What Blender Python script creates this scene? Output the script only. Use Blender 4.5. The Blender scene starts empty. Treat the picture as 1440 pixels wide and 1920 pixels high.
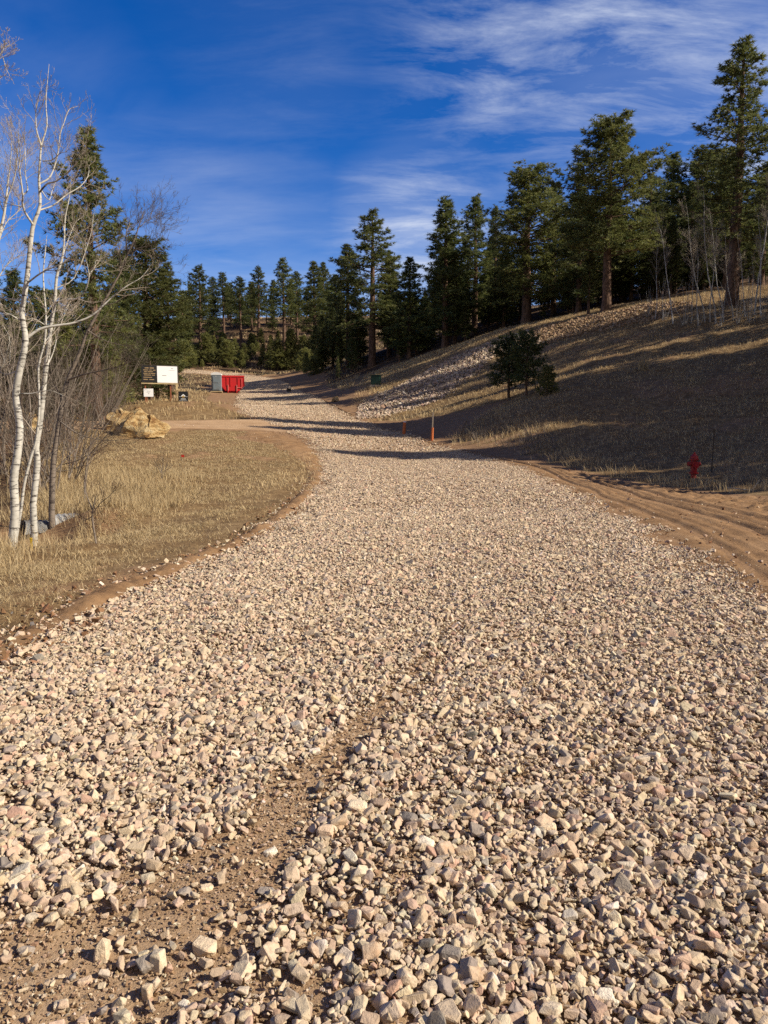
import bpy, bmesh, math, random
import numpy as np
from mathutils import Vector, Matrix

# ------------------------------------------------------------------ camera, world, sun, exposure
S = bpy.context.scene
COL = S.collection
F = 1400.0                      # focal length in pixels of the 1440 x 1920 frame
PITCH = math.radians(6.5)
CAMZ = 1.6
cam_d = bpy.data.cameras.new("camera")
cam_d.sensor_fit = 'VERTICAL'
cam_d.sensor_height = 36.0
cam_d.lens = F / 1920.0 * 36.0
cam_d.clip_start = 0.05
cam_d.clip_end = 5000
cam = bpy.data.objects.new("camera", cam_d)
cam.location = (0, 0, CAMZ)
cam.rotation_euler = (math.pi / 2 - PITCH, 0, 0)
COL.objects.link(cam)
S.camera = cam

SUN_EL = math.radians(35)
SUN_AZ = math.radians(105)      # clockwise from +Y (the way the camera looks)
TO_SUN = Vector((math.cos(SUN_EL) * math.sin(SUN_AZ), math.cos(SUN_EL) * math.cos(SUN_AZ), math.sin(SUN_EL)))
sun_d = bpy.data.lights.new("sun", 'SUN')
sun_d.energy = 5.0
sun_d.angle = math.radians(0.5)
sun_d.color = (1.0, 0.90, 0.74)
sun = bpy.data.objects.new("sun", sun_d)
sun.rotation_euler = TO_SUN.to_track_quat('Z', 'Y').to_euler()
sun.location = (30, -10, 60)
COL.objects.link(sun)

S.view_settings.view_transform = 'Standard'
S.view_settings.look = 'None'
S.view_settings.exposure = 0.6
S.view_settings.gamma = 1.0
S.cycles.max_bounces = 5
S.cycles.diffuse_bounces = 3
S.cycles.glossy_bounces = 1
S.cycles.transmission_bounces = 2
S.cycles.transparent_max_bounces = 4
S.cycles.use_denoising = False


def ray(px, py):
    a, b = (px - 720) / F, (960 - py) / F
    cp, sp = math.cos(PITCH), math.sin(PITCH)
    return Vector((a, cp + b * sp, -sp + b * cp))


def unproj(px, py, d):
    r = ray(px, py)
    return Vector((0, 0, CAMZ)) + r * (d / r.y)


class NT:
    """small helper round a node tree"""
    def __init__(self, tree):
        self.t = tree
        self.t.nodes.clear()

    def n(self, kind, **kw):
        nd = self.t.nodes.new(kind)
        for k, v in kw.items():
            if k.startswith('i_'):
                key = k[2:]
                key = int(key) if key.isdigit() else key.replace('_', ' ')
                s = nd.inputs[key]
                if hasattr(v, 'links') or isinstance(v, bpy.types.NodeSocket):
                    self.t.links.new(v, s)
                else:
                    s.default_value = v
            else:
                setattr(nd, k, v)
        return nd

    def math(self, op, a, b=0.0, c=None, clamp=False):
        nd = self.t.nodes.new('ShaderNodeMath')
        nd.operation = op
        nd.use_clamp = clamp
        for i, v in enumerate((a, b) if c is None else (a, b, c)):
            if isinstance(v, bpy.types.NodeSocket):
                self.t.links.new(v, nd.inputs[i])
            else:
                nd.inputs[i].default_value = v
        return nd.outputs[0]

    def mix(self, f, a, b, mode='MIX'):
        nd = self.t.nodes.new('ShaderNodeMix')
        nd.data_type = 'RGBA'
        nd.blend_type = mode
        for s, v in ((nd.inputs[0], f), (nd.inputs[6], a), (nd.inputs[7], b)):
            if isinstance(v, bpy.types.NodeSocket):
                self.t.links.new(v, s)
            else:
                s.default_value = v if not isinstance(v, tuple) else (*v[:3], 1)
        return nd.outputs[2]

    def ramp(self, f, stops):
        nd = self.t.nodes.new('ShaderNodeValToRGB')
        self.t.links.new(f, nd.inputs[0])
        e = nd.color_ramp.elements
        while len(e) < len(stops):
            e.new(0.5)
        for el, (p, c) in zip(e, stops):
            el.position = p
            el.color = (c, c, c, 1) if not isinstance(c, tuple) else (*c, 1)
        return nd.outputs[0]

    def noise(self, vec, scale, detail=4, rough=0.55, dist=0.0):
        nd = self.n('ShaderNodeTexNoise', i_Scale=scale, i_Detail=detail, i_Roughness=rough, i_Distortion=dist)
        if vec is not None:
            self.t.links.new(vec, nd.inputs['Vector'])
        return nd.outputs[0]


# ---- sky
W = bpy.data.worlds.new("World")
S.world = W
W.use_nodes = True
t = NT(W.node_tree)
sky = t.n('ShaderNodeTexSky', sky_type='NISHITA', sun_disc=False, sun_elevation=SUN_EL, sun_rotation=SUN_AZ,
          altitude=1700, air_density=1.0, dust_density=0.15, ozone_density=2.5)
hs = t.n('ShaderNodeHueSaturation', i_Hue=0.517, i_Saturation=1.46, i_Value=1.30, i_Color=sky.outputs[0])
tc = t.n('ShaderNodeTexCoord')
D = tc.outputs['Generated']
sep = t.n('ShaderNodeSeparateXYZ', i_0=D)
zz = t.math('ADD', t.math('MAXIMUM', sep.outputs[2], 0.0), 0.22)
cx = t.math('DIVIDE', sep.outputs[0], zz)
cy = t.math('DIVIDE', sep.outputs[1], zz)
pl = t.n('ShaderNodeCombineXYZ', i_0=cx, i_1=cy, i_2=0.0)
# the cirrus runs from upper left to lower right of the view
mp = t.n('ShaderNodeMapping', i_Vector=pl.outputs[0], i_Rotation=(0, 0, math.radians(18)), i_Scale=(1.0, 2.6, 1.0))
n1 = t.noise(mp.outputs[0], 3.4, 12, 0.66, 0.35)
mp2 = t.n('ShaderNodeMapping', i_Vector=pl.outputs[0], i_Rotation=(0, 0, math.radians(-6)), i_Scale=(0.8, 2.0, 1.0), i_Location=(3.1, 1.7, 0))
n2 = t.noise(mp2.outputs[0], 1.5, 7, 0.55, 0.5)
wisp = t.ramp(n1, [(0.43, 0.0), (0.58, 0.42), (0.74, 1.0)])
veil = t.ramp(n2, [(0.34, 0.0), (0.75, 1.0)])


def lobe(px, py, r_in, r_out):
    v = ray(px, py).normalized()
    dot = t.n('ShaderNodeVectorMath', operation='DOT_PRODUCT', i_0=D, i_1=tuple(v)).outputs['Value']
    ang = t.math('ARCCOSINE', t.math('MINIMUM', dot, 0.99999))
    return t.n('ShaderNodeMapRange', interpolation_type='SMOOTHSTEP', i_0=ang, i_1=math.radians(r_out), i_2=math.radians(r_in), i_3=0.0, i_4=1.0).outputs[0]


def vmax(*v):
    o = v[0]
    for q in v[1:]:
        o = t.math('MAXIMUM', o, q)
    return o


k_ = lambda f, v: t.math('MULTIPLY', v, f)
w_mask = vmax(lobe(1200, 40, 1, 17), lobe(1420, 260, 1, 15), k_(0.9, lobe(930, 80, 0, 11)), lobe(785, 462, 1, 9),
              k_(0.55, lobe(1240, 470, 0, 10)), k_(0.12, lobe(600, 110, 0, 15)), k_(0.18, lobe(930, 330, 0, 9)), k_(0.2, lobe(330, 420, 0, 10)))
v_mask = vmax(k_(0.32, lobe(1440, 190, 1, 19)), k_(0.22, lobe(1200, 0, 0, 18)), k_(0.55, lobe(10, 330, 0, 15)), k_(0.30, lobe(300, 420, 0, 11)),
              k_(0.85, lobe(785, 490, 0, 11)), k_(0.72, lobe(430, 550, 0, 15)), k_(0.6, lobe(1000, 560, 0, 14)), k_(0.10, lobe(560, 130, 0, 18)))
# unseen warm-white cloud added behind the camera and round the sun as neutral fill
v_fill = vmax(t.n('ShaderNodeMapRange', interpolation_type='SMOOTHSTEP', i_0=sep.outputs[1], i_1=0.15, i_2=-0.6, i_3=0.0, i_4=1.0).outputs[0],
              t.n('ShaderNodeMapRange', interpolation_type='SMOOTHSTEP', i_0=sep.outputs[0], i_1=0.62, i_2=0.95, i_3=0.0, i_4=0.6).outputs[0])
veil2 = t.math('ADD', k_(0.85, veil), 0.12)
cl = t.math('ADD', t.math('MULTIPLY', wisp, k_(0.9, w_mask)), t.math('MULTIPLY', veil2, v_mask), clamp=True)
skyc = t.mix(k_(0.8, cl), hs.outputs[0], (6.6, 7.2, 8.6))
skyc = t.mix(t.math('MULTIPLY', v_fill, t.math('ADD', k_(0.5, veil), 0.45)), skyc, (3.4, 2.9, 2.4))
bg = t.n('ShaderNodeBackground', i_Color=skyc, i_Strength=0.07)
out = t.n('ShaderNodeOutputWorld', i_Surface=bg.outputs[0])

# ------------------------------------------------------------------ numpy helpers
RNG = np.random.default_rng(7)
random.seed(7)


def vnoise(x, y, seed=0):
    x = np.asarray(x, float); y = np.asarray(y, float)
    xi = np.floor(x).astype(np.int64); yi = np.floor(y).astype(np.int64)
    fx = x - xi; fy = y - yi
    fx = fx * fx * (3 - 2 * fx); fy = fy * fy * (3 - 2 * fy)

    def h(a, b):
        n = (a * 374761393 + b * 668265263 + seed * 1442695041) & 0x7fffffff
        n = ((n ^ (n >> 13)) * 1274126177) & 0x7fffffff
        return ((n ^ (n >> 16)) & 0xffff) / 65535.0
    return (h(xi, yi) * (1 - fx) + h(xi + 1, yi) * fx) * (1 - fy) + (h(xi, yi + 1) * (1 - fx) + h(xi + 1, yi + 1) * fx) * fy


def fbm(x, y, seed=0, oct=4):
    a, s, tot = 0.5, 0.0, 0.0
    for k in range(oct):
        s = s + a * vnoise(x * 2 ** k, y * 2 ** k, seed + k * 17)
        tot += a
        a *= 0.5
    return s / tot


def smooth(a, b, v):
    u = np.clip((v - a) / (b - a), 0, 1)
    return u * u * (3 - 2 * u)


def mesh_np(name, V, Fc, mats, col=None, smooth_shade=False, mat_idx=None):
    """mesh from arrays: V (n,3), Fc (m,3) or (m,4)"""
    V = np.ascontiguousarray(V, np.float32); Fc = np.ascontiguousarray(Fc, np.int32)
    me = bpy.data.meshes.new(name)
    m, k = Fc.shape
    me.vertices.add(len(V)); me.loops.add(m * k); me.polygons.add(m)
    me.vertices.foreach_set('co', V.ravel())
    me.loops.foreach_set('vertex_index', Fc.ravel())
    me.polygons.foreach_set('loop_start', np.arange(0, m * k, k, dtype=np.int32))
    me.polygons.foreach_set('loop_total', np.full(m, k, np.int32))
    me.polygons.foreach_set('use_smooth', np.full(m, smooth_shade))
    if mat_idx is not None:
        me.polygons.foreach_set('material_index', np.asarray(mat_idx, np.int32))
    if col is not None:
        at = me.attributes.new('Col', 'FLOAT_COLOR', 'POINT')
        c = np.ones((len(V), 4), np.float32)
        c[:, :col.shape[1]] = col
        at.data.foreach_set('color', c.ravel())
    for mt in (mats if isinstance(mats, (list, tuple)) else [mats]):
        me.materials.append(mt)
    me.update(calc_edges=True)
    return me


def put(name, me, parent=None, loc=None):
    o = bpy.data.objects.new(name, me)
    COL.objects.link(o)
    if parent is not None:
        o.parent = parent
    if loc is not None:
        o.location = loc
    return o


def tag(o, label=None, cat=None, group=None, kind=None):
    if label: o['label'] = label
    if cat: o['category'] = cat
    if group: o['group'] = group
    if kind: o['kind'] = kind
    return o


def thing(name, label, cat, loc=(0, 0, 0), rz=0.0, group=None):
    o = bpy.data.objects.new(name, None)
    COL.objects.link(o)
    o.empty_display_size = 0.3
    o.location = loc
    o.rotation_euler = (0, 0, rz)
    return tag(o, label, cat, group)


def dup(root, loc, rz=0.0, scale=1.0, label=None, tilt=(0, 0)):
    r = root.copy(); COL.objects.link(r)
    r.location = loc
    r.rotation_euler = (tilt[0], tilt[1], rz)
    r.scale = (scale, scale, scale) if not isinstance(scale, tuple) else scale
    if label: r['label'] = label
    for ch in list(root.children):
        c = ch.copy(); COL.objects.link(c); c.parent = r
        for g in ch.children:
            e = g.copy(); COL.objects.link(e); e.parent = c
    return r


# ------------------------------------------------------------------ materials
def mat(name):
    m = bpy.data.materials.new(name)
    m.use_nodes = True
    return m, NT(m.node_tree)


def finish(t, color, rough=0.85, normal=None, spec=0.25, metal=0.0):
    b = t.n('ShaderNodeBsdfPrincipled', i_Roughness=rough, i_Metallic=metal)
    b.inputs['Specular IOR Level'].default_value = spec
    if isinstance(color, tuple):
        b.inputs['Base Color'].default_value = (*color, 1)
    else:
        t.t.links.new(color, b.inputs['Base Color'])
    if normal is not None:
        t.t.links.new(normal, b.inputs['Normal'])
    t.n('ShaderNodeOutputMaterial', i_Surface=b.outputs[0])
    return b


def bump(t, h, strength, dist):
    return t.n('ShaderNodeBump', i_Height=h, i_Strength=strength, i_Distance=dist).outputs[0]


def paint(name, c, rough=0.55, var=0.25, scale=3.0, spec=0.3, metal=0.0, dirt=(0.16, 0.11, 0.07), dirt_amt=0.35):
    m, t = mat(name)
    tc = t.n('ShaderNodeTexCoord').outputs['Object']
    n = t.noise(tc, scale, 6, 0.65)
    f = t.ramp(n, [(0.45, 0.0), (0.75, dirt_amt)])
    n2 = t.noise(tc, scale * 9, 3)
    cc = t.mix(t.math('MULTIPLY', n2, var), c, tuple(v * 0.6 for v in c))
    finish(t, t.mix(f, cc, dirt), rough, bump(t, n2, 0.15, 0.01), spec, metal)
    return m


def m_rock(name, tint=(1, 1, 1)):
    m, t = mat(name)
    a = t.n('ShaderNodeAttribute', attribute_name='Col')
    tc = t.n('ShaderNodeTexCoord').outputs['Object']
    n = t.noise(tc, 38, 5, 0.65)
    n2 = t.noise(tc, 150, 4, 0.7)
    v = t.math('ADD', t.math('MULTIPLY', n, 0.9), t.math('MULTIPLY', n2, 0.35))
    f = t.ramp(v, [(0.38, 0.55), (0.62, 0.95), (0.85, 1.1)])
    c = t.mix(1.0, a.outputs['Color'], f, 'MULTIPLY')
    st = t.ramp(t.noise(tc, 17, 3), [(0.58, 0.0), (0.72, 0.5)])
    c = t.mix(st, c, t.mix(1.0, c, (0.86, 0.66, 0.48), 'MULTIPLY'))
    finish(t, c, 0.92, bump(t, v, 0.75, 0.010), 0.15)
    return m


M_ROCK = m_rock('crushed_stone')


def m_attr(name, rough=0.8, transl=0.0, gain=1.0, spec=0.2):
    m, t = mat(name)
    a = t.n('ShaderNodeAttribute', attribute_name='Col')
    c = a.outputs['Color']
    oi = t.n('ShaderNodeObjectInfo')
    k = t.math('MULTIPLY_ADD', oi.outputs['Random'], 0.5, 0.75)
    c = t.mix(1.0, c, t.n('ShaderNodeCombineXYZ', i_0=k, i_1=k, i_2=k).outputs[0], 'MULTIPLY')
    b = t.n('ShaderNodeBsdfPrincipled', i_Roughness=rough, i_Base_Color=c)
    b.inputs['Specular IOR Level'].default_value = spec
    if transl > 0:
        tr = t.n('ShaderNodeBsdfTranslucent', i_Color=c)
        mx = t.n('ShaderNodeMixShader', i_0=transl, i_1=b.outputs[0], i_2=tr.outputs[0])
        t.n('ShaderNodeOutputMaterial', i_Surface=mx.outputs[0])
    else:
        t.n('ShaderNodeOutputMaterial', i_Surface=b.outputs[0])
    return m


M_NEEDLE = m_attr('pine_needles', 0.55, 0.38, spec=0.35)
M_GRASS = m_attr('dry_grass', 0.8, 0.25)
M_TWIG = m_attr('bare_twigs', 0.85, 0.0)


def m_bark_pine():
    m, t = mat('ponderosa_bark')
    tc = t.n('ShaderNodeTexCoord').outputs['Object']
    mp = t.n('ShaderNodeMapping', i_Vector=tc, i_Scale=(5, 5, 1.1)).outputs[0]
    n = t.noise(mp, 2.2, 6, 0.65, 0.6)
    c = t.ramp(n, [(0.33, (0.03, 0.02, 0.015)), (0.5, (0.125, 0.078, 0.055)), (0.75, (0.25, 0.16, 0.115))])
    finish(t, c, 0.95, bump(t, n, 0.7, 0.05), 0.1)
    return m


M_BARK = m_bark_pine()


def m_bark_aspen(name='aspen_bark', light=(0.54, 0.515, 0.455), dark=(0.22, 0.205, 0.175)):
    m, t = mat(name)
    tc = t.n('ShaderNodeTexCoord').outputs['Object']
    mp = t.n('ShaderNodeMapping', i_Vector=tc, i_Scale=(3, 3, 16)).outputs[0]
    n = t.noise(mp, 1.6, 7, 0.68, 0.5)
    n2 = t.noise(tc, 5, 6, 0.65)
    c = t.mix(t.ramp(n2, [(0.4, 0.0), (0.7, 0.55)]), light, dark)
    c = t.mix(t.ramp(n, [(0.53, 0.0), (0.60, 0.9)]), c, (0.05, 0.04, 0.035))
    finish(t, c, 0.8, bump(t, n, 0.3, 0.01), 0.2)
    return m


M_ASPEN = m_bark_aspen()
M_GREYBARK = m_bark_aspen('grey_bark', (0.22, 0.18, 0.145), (0.09, 0.07, 0.055))

# ------------------------------------------------------------------ terrain
CP = []                       # x, y, z


def w(x, y, z): CP.append((x, y, z))
def p(px, py, d):
    v = unproj(px, py, d)
    CP.append((v.x, d, v.z))


for x, y in ((-4, -12), (4, -12), (-3, -3), (3, -3), (0, 0), (-2.5, 3), (2.8, 3), (0, 4), (-2.4, 6), (3, 6), (0, 8), (-2, 10), (4, 10), (1, 14), (-1.6, 14), (4.5, 15), (1.2, 20), (-1.7, 19), (4.8, 20)):
    w(x, y, 0.0)
w(0, -40, -1); w(-40, -40, -3); w(40, -40, 3); w(-60, 0, -3); w(-25, 0, -1.5); w(20, 0, 1.2); w(45, 0, 6)
w(-9, 4, -0.5); w(-14, 12, -0.8); w(-5, -6, -0.1); w(7, 6, 0.1); w(10, 12, 0.15); w(12, 2, 0.4)
# road
for q in ((800, 885, 26), (772, 870, 31), (690, 830, 38.5), (640, 800, 46), (580, 780, 53), (553, 760, 63), (530, 745, 76), (510, 735, 92), (487, 720, 112), (470, 710, 124), (400, 702, 133), (350, 697, 139), (250, 690, 146),
          (930, 870, 29), (870, 850, 34), (760, 822, 40), (680, 792, 49), (620, 762, 62), (575, 740, 80), (545, 725, 102), (610, 870, 30), (600, 845, 35)):
    p(*q)
# left of the road: site entrance, side road, grass island
for q in ((430, 736, 98), (370, 735, 94), (300, 728, 88), (395, 765, 65), (319, 751, 58), (278, 751, 57), (344, 752, 56),
          (560, 797, 47), (450, 796, 46), (320, 796, 45), (150, 798, 44), (-100, 802, 43), (320, 779, 48.5), (450, 779, 50), (200, 775, 50),
          (300, 818, 36), (210, 806, 37), (100, 803, 36), (520, 850, 31), (560, 880, 26), (400, 850, 30), (300, 870, 26),
          (400, 920, 19.5), (300, 940, 18), (200, 900, 21.5), (450, 960, 14.7), (300, 1020, 11), (200, 1060, 9.2), (100, 1025, 12), (60, 1010, 13.2),
          (22, 1035, 11), (-150, 1010, 13.5), (-150, 900, 20), (120, 930, 18), (0, 1100, 8.3), (0, 1180, 6.2), (110, 880, 23),
          (100, 765, 60), (0, 775, 55), (-200, 790, 50), (200, 748, 70), (-300, 770, 80), (0, 715, 120), (200, 700, 130), (-300, 690, 130)):
    p(*q)
# wooded hill behind the end of the road
for q in ((360, 686, 150), (450, 690, 150), (560, 694, 150), (360, 645, 170), (450, 625, 182), (560, 622, 182), (400, 598, 206), (520, 596, 206),
          (620, 650, 160), (200, 630, 180), (0, 630, 180), (620, 592, 212), (-300, 620, 200), (800, 590, 190), (1100, 560, 170)):
    p(*q)
w(-40, 270, 33); w(-120, 270, 32); w(30, 270, 37); w(120, 270, 40); w(-200, 150, 15); w(200, 150, 40)
# right hand cut slope: toe, crest, ground behind
for q in ((600, 752, 68), (640, 772, 58), (700, 792, 51), (770, 806, 45.5), (850, 834, 38), (1000, 866, 30.5), (1150, 888, 27), (1300, 899, 24.5), (1440, 930, 19),
          (600, 728, 96), (650, 714, 92), (750, 682, 86), (850, 652, 80), (920, 628, 76), (1000, 609, 72), (1130, 583, 66), (1240, 570, 62), (1340, 561, 60), (1440, 550, 58),
          (1000, 577, 100), (1130, 566, 92), (1300, 545, 85), (1440, 520, 92), (1300, 520, 115), (1600, 500, 85), (800, 640, 105), (700, 665, 110),
          (1700, 540, 50), (2000, 600, 35), (2200, 750, 22), (1700, 860, 19), (2600, 900, 12), (3500, 600, 15),
          (1000, 756, 40), (1300, 750, 36), (760, 745, 60)):
    p(*q)
CP = np.array(CP)
_c2 = 9.0


def _k(ax, ay, bx, by):
    return np.sqrt((ax[:, None] - bx[None]) ** 2 + (ay[:, None] - by[None]) ** 2 + _c2)


_n = len(CP)
_A = np.zeros((_n + 3, _n + 3))
_A[:_n, :_n] = _k(CP[:, 0], CP[:, 1], CP[:, 0], CP[:, 1]) - 0.25 * np.eye(_n)
_P = np.c_[np.ones(_n), CP[:, 0], CP[:, 1]]
_A[:_n, _n:] = _P
_A[_n:, :_n] = _P.T
_sol = np.linalg.solve(_A, np.r_[CP[:, 2], np.zeros(3)])


def H0(x, y):
    x = np.ravel(x); y = np.ravel(y)
    o = np.empty(len(x))
    for i in range(0, len(x), 20000):
        a, b = x[i:i + 20000], y[i:i + 20000]
        o[i:i + 20000] = _k(a, b, CP[:, 0], CP[:, 1]) @ _sol[:_n] + _sol[_n] + _sol[_n + 1] * a + _sol[_n + 2] * b
    return o


def axis(segs):
    a = [segs[0][0]]
    for (s, e, st) in segs:
        k = max(1, int(round((e - s) / st)))
        a += list(np.linspace(s, e, k + 1)[1:])
    return np.array(a)


GX = axis([(-700, -200, 60), (-200, -60, 4), (-60, -22, 1.0), (-22, 24, 0.25), (24, 60, 0.8), (60, 200, 4), (200, 700, 60)])
GY = axis([(-300, -40, 40), (-40, -6, 3), (-6, 55, 0.25), (55, 130, 0.8), (130, 280, 2.5), (280, 900, 60)])
gx, gy = np.meshgrid(GX, GY)
cxl, cyl = np.clip(gx, -210, 210), np.clip(gy, -50, 285)
GZ = H0(cxl, cyl).reshape(gx.shape)


def Hs(x, y, Z=None):
    Z = GZ if Z is None else Z
    x = np.clip(np.asarray(x, float), GX[0], GX[-1] - 1e-3); y = np.clip(np.asarray(y, float), GY[0], GY[-1] - 1e-3)
    i = np.clip(np.searchsorted(GX, x, 'right') - 1, 0, len(GX) - 2); j = np.clip(np.searchsorted(GY, y, 'right') - 1, 0, len(GY) - 2)
    u = (x - GX[i]) / (GX[i + 1] - GX[i]); v = (y - GY[j]) / (GY[j + 1] - GY[j])
    return (Z[j, i] * (1 - u) + Z[j, i + 1] * u) * (1 - v) + (Z[j + 1, i] * (1 - u) + Z[j + 1, i + 1] * u) * v


def hit(px, py, dmin=1.0, dmax=240.0):
    r = ray(px, py)
    ds = np.geomspace(dmin, dmax, 1500)
    P = r.x / r.y * ds
    zr = CAMZ + r.z / r.y * ds
    below = np.nonzero(zr < Hs(P, ds))[0]
    if len(below) == 0 or below[0] == 0:
        d = dmax
    else:
        a, b = ds[below[0] - 1], ds[below[0]]
        for _ in range(25):
            m = 0.5 * (a + b)
            if CAMZ + r.z / r.y * m < Hs(r.x / r.y * m, m): b = m
            else: a = m
        d = b
    x = r.x / r.y * d
    return Vector((x, d, float(Hs(x, d))))


# ---- road ribbons (left edge, right edge), near part given in metres, the rest by what the photo shows
def V2(x, y): return Vector((x, y, 0))


PAIRS = [(V2(-3.0, -6), V2(3.2, -6)), (V2(-2.9, 0), V2(3.1, 0)), (V2(-2.75, 3), V2(3.1, 3)),
         (hit(0, 1265), V2(3.1, 4.9)), (hit(140, 1190), hit(1440, 1182)), (hit(280, 1110), hit(1360, 1105)), (hit(430, 1040), hit(1270, 1040)),
         (hit(530, 985), hit(1180, 984)), (hit(590, 930), hit(1080, 930)), (hit(612, 890), hit(1000, 890)), (hit(600, 850), hit(880, 852)),
         (hit(575, 826), hit(800, 831)), (hit(530, 802), hit(740, 812)), (hit(475, 784), hit(668, 788)), (hit(446, 762), hit(622, 763)), (hit(446, 747), hit(590, 746)),
         (hit(453, 736), hit(566, 737)), (hit(453, 722), hit(545, 726)), (hit(449, 711), hit(512, 711)), (hit(425, 704.5), hit(452, 701)), (hit(370, 701), hit(385, 695.5)), (hit(250, 694), hit(262, 689))]


def catmull(pts, n):
    pts = np.array([[q[0], q[1]] for q in pts])
    P = np.vstack([2 * pts[0] - pts[1], pts, 2 * pts[-1] - pts[-2]])
    o = []
    for i in range(1, len(P) - 2):
        for u in np.linspace(0, 1, n, endpoint=False):
            o.append(0.5 * (2 * P[i] + (P[i + 1] - P[i - 1]) * u + (2 * P[i - 1] - 5 * P[i] + 4 * P[i + 1] - P[i + 2]) * u * u + (3 * P[i] - P[i - 1] - 3 * P[i + 1] + P[i + 2]) * u ** 3))
    o.append(P[-2])
    return np.array(o)


NS = 24
RL = catmull([a for a, b in PAIRS], NS)
RR = catmull([b for a, b in PAIRS], NS)
SIDE = [((660, 838), (600, 788)), ((590, 818), (540, 786)), ((500, 808), (460, 786)), ((420, 805), (400, 787)), ((320, 803.5), (320, 788.5)), ((200, 804), (210, 789)), ((60, 806), (80, 791)), ((-150, 810), (-120, 795))]
SN = catmull([hit(*a) for a, b in SIDE], NS)
SF = catmull([hit(*b) for a, b in SIDE], NS)
# right hand dirt shoulder: from the gravel edge to the ditch
SHP = [(V2(3.0, 0), V2(8.0, 0)), (V2(3.0, 4.9), V2(8.4, 4.9)), (hit(1440, 1182), V2(8.5, 6.3)), (hit(1360, 1105), V2(8.8, 8)), (hit(1270, 1040), V2(9.0, 10.5)), (hit(1180, 984), V2(9.2, 13.5)),
       (hit(1080, 930), hit(1430, 932)), (hit(1000, 890), hit(1130, 893)), (hit(880, 852), hit(925, 855)), (hit(800, 831), hit(826, 833)), (hit(740, 812), hit(760, 814)), (hit(668, 788), hit(690, 790)), (hit(622, 763), hit(640, 766)), (hit(590, 746), hit(602, 748))]
HL = catmull([a for a, b in SHP], NS)
HR = catmull([b for a, b in SHP], NS)
# left hand dirt edge: a narrow graded lip
LLP = [(V2(-2.9, 0), V2(-3.5, 0)), (V2(-2.75, 3), V2(-3.5, 3)), (hit(0, 1265), hit(-90, 1215)), (hit(140, 1190), hit(30, 1180)), (hit(280, 1110), hit(190, 1105)), (hit(430, 1040), hit(360, 1040)),
       (hit(530, 985), hit(480, 985)), (hit(590, 930), hit(548, 930)), (hit(612, 890), hit(572, 888)), (hit(600, 850), hit(540, 858)), (hit(575, 826), hit(470, 826)), (hit(520, 809), hit(420, 813))]
LL = catmull([a for a, b in LLP], NS)
LR = catmull([b for a, b in LLP], NS)


def in_ribbon(x, y, A, B, grow=0.0):
    """signed 'inside' measure: metres inside the ribbon, negative outside (nearest cross section)"""
    A = A[::4]; B = B[::4]
    mid = (A + B) / 2
    x = np.ravel(x); y = np.ravel(y)
    o = np.empty(len(x))
    for i in range(0, len(x), 8000):
        q = np.c_[x[i:i + 8000], y[i:i + 8000]]
        k = np.argmin(((q[:, None] - mid[None]) ** 2).sum(-1), axis=1)
        ab = B[k] - A[k]
        ln = np.linalg.norm(ab, axis=1) + 1e-6
        u = ((q - A[k]) * ab).sum(1) / ln
        # also how far along the road from the section
        along = np.abs((q - mid[k])[:, 0] * ab[:, 1] / ln - (q - mid[k])[:, 1] * ab[:, 0] / ln)
        o[i:i + 8000] = np.minimum(u, ln - u) - np.maximum(along - 4.0, 0)
    return o


near = (gx > -75) & (gx < 75) & (gy > -12) & (gy < 165)
ins = np.full(gx.shape, -99.0)
ins[near] = in_ribbon(gx[near], gy[near], RL, RR)
ins_s = np.full(gx.shape, -99.0)
ins_s[near] = in_ribbon(gx[near], gy[near], SN, SF)
ins_h = np.full(gx.shape, -99.0)
ins_h[near] = in_ribbon(gx[near], gy[near], HL, HR)
rough_amp = smooth(0.3, -1.2, np.maximum(np.maximum(ins, ins_s), ins_h))
GZ = GZ + rough_amp * ((fbm(gx * 0.9, gy * 0.9, 3) - 0.5) * 0.22 + (fbm(gx * 0.18, gy * 0.18, 9) - 0.5) * 0.5 * smooth(15, 40, gy) + (fbm(gx * 2.6, gy * 2.6, 5) - 0.5) * 0.10)
# ditch with the culvert on the left
dd = np.hypot((gx + 6.7) / 1.6, (gy - 13.4) / 1.0)
GZ = GZ - 0.45 * np.exp(-dd ** 2)
GZ = GZ + 0.42 * np.exp(-(np.hypot(gx + 5.5, gy - 14.6) / 0.75) ** 2)

RIP_AX = [hit(700, 774), hit(745, 757), hit(800, 720), hit(860, 682), hit(915, 655), hit(985, 634), hit(1075, 612), hit(1170, 594), hit(1245, 583)]
RIP_W = [3.0, 4.3, 4.6, 3.9, 3.3, 3.6, 3.6, 3.2, 2.4]


def rip_dist(x, y):
    o = np.full(np.shape(x), 1e9)
    for i in range(len(RIP_AX) - 1):
        a, b = RIP_AX[i], RIP_AX[i + 1]
        ux, uy = b.x - a.x, b.y - a.y
        tt = np.clip(((x - a.x) * ux + (y - a.y) * uy) / (ux * ux + uy * uy), 0, 1)
        dist = np.hypot(x - a.x - tt * ux, y - a.y - tt * uy) / (RIP_W[i] * (1 - tt) + RIP_W[i + 1] * tt)
        o = np.minimum(o, dist)
    return o


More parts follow.
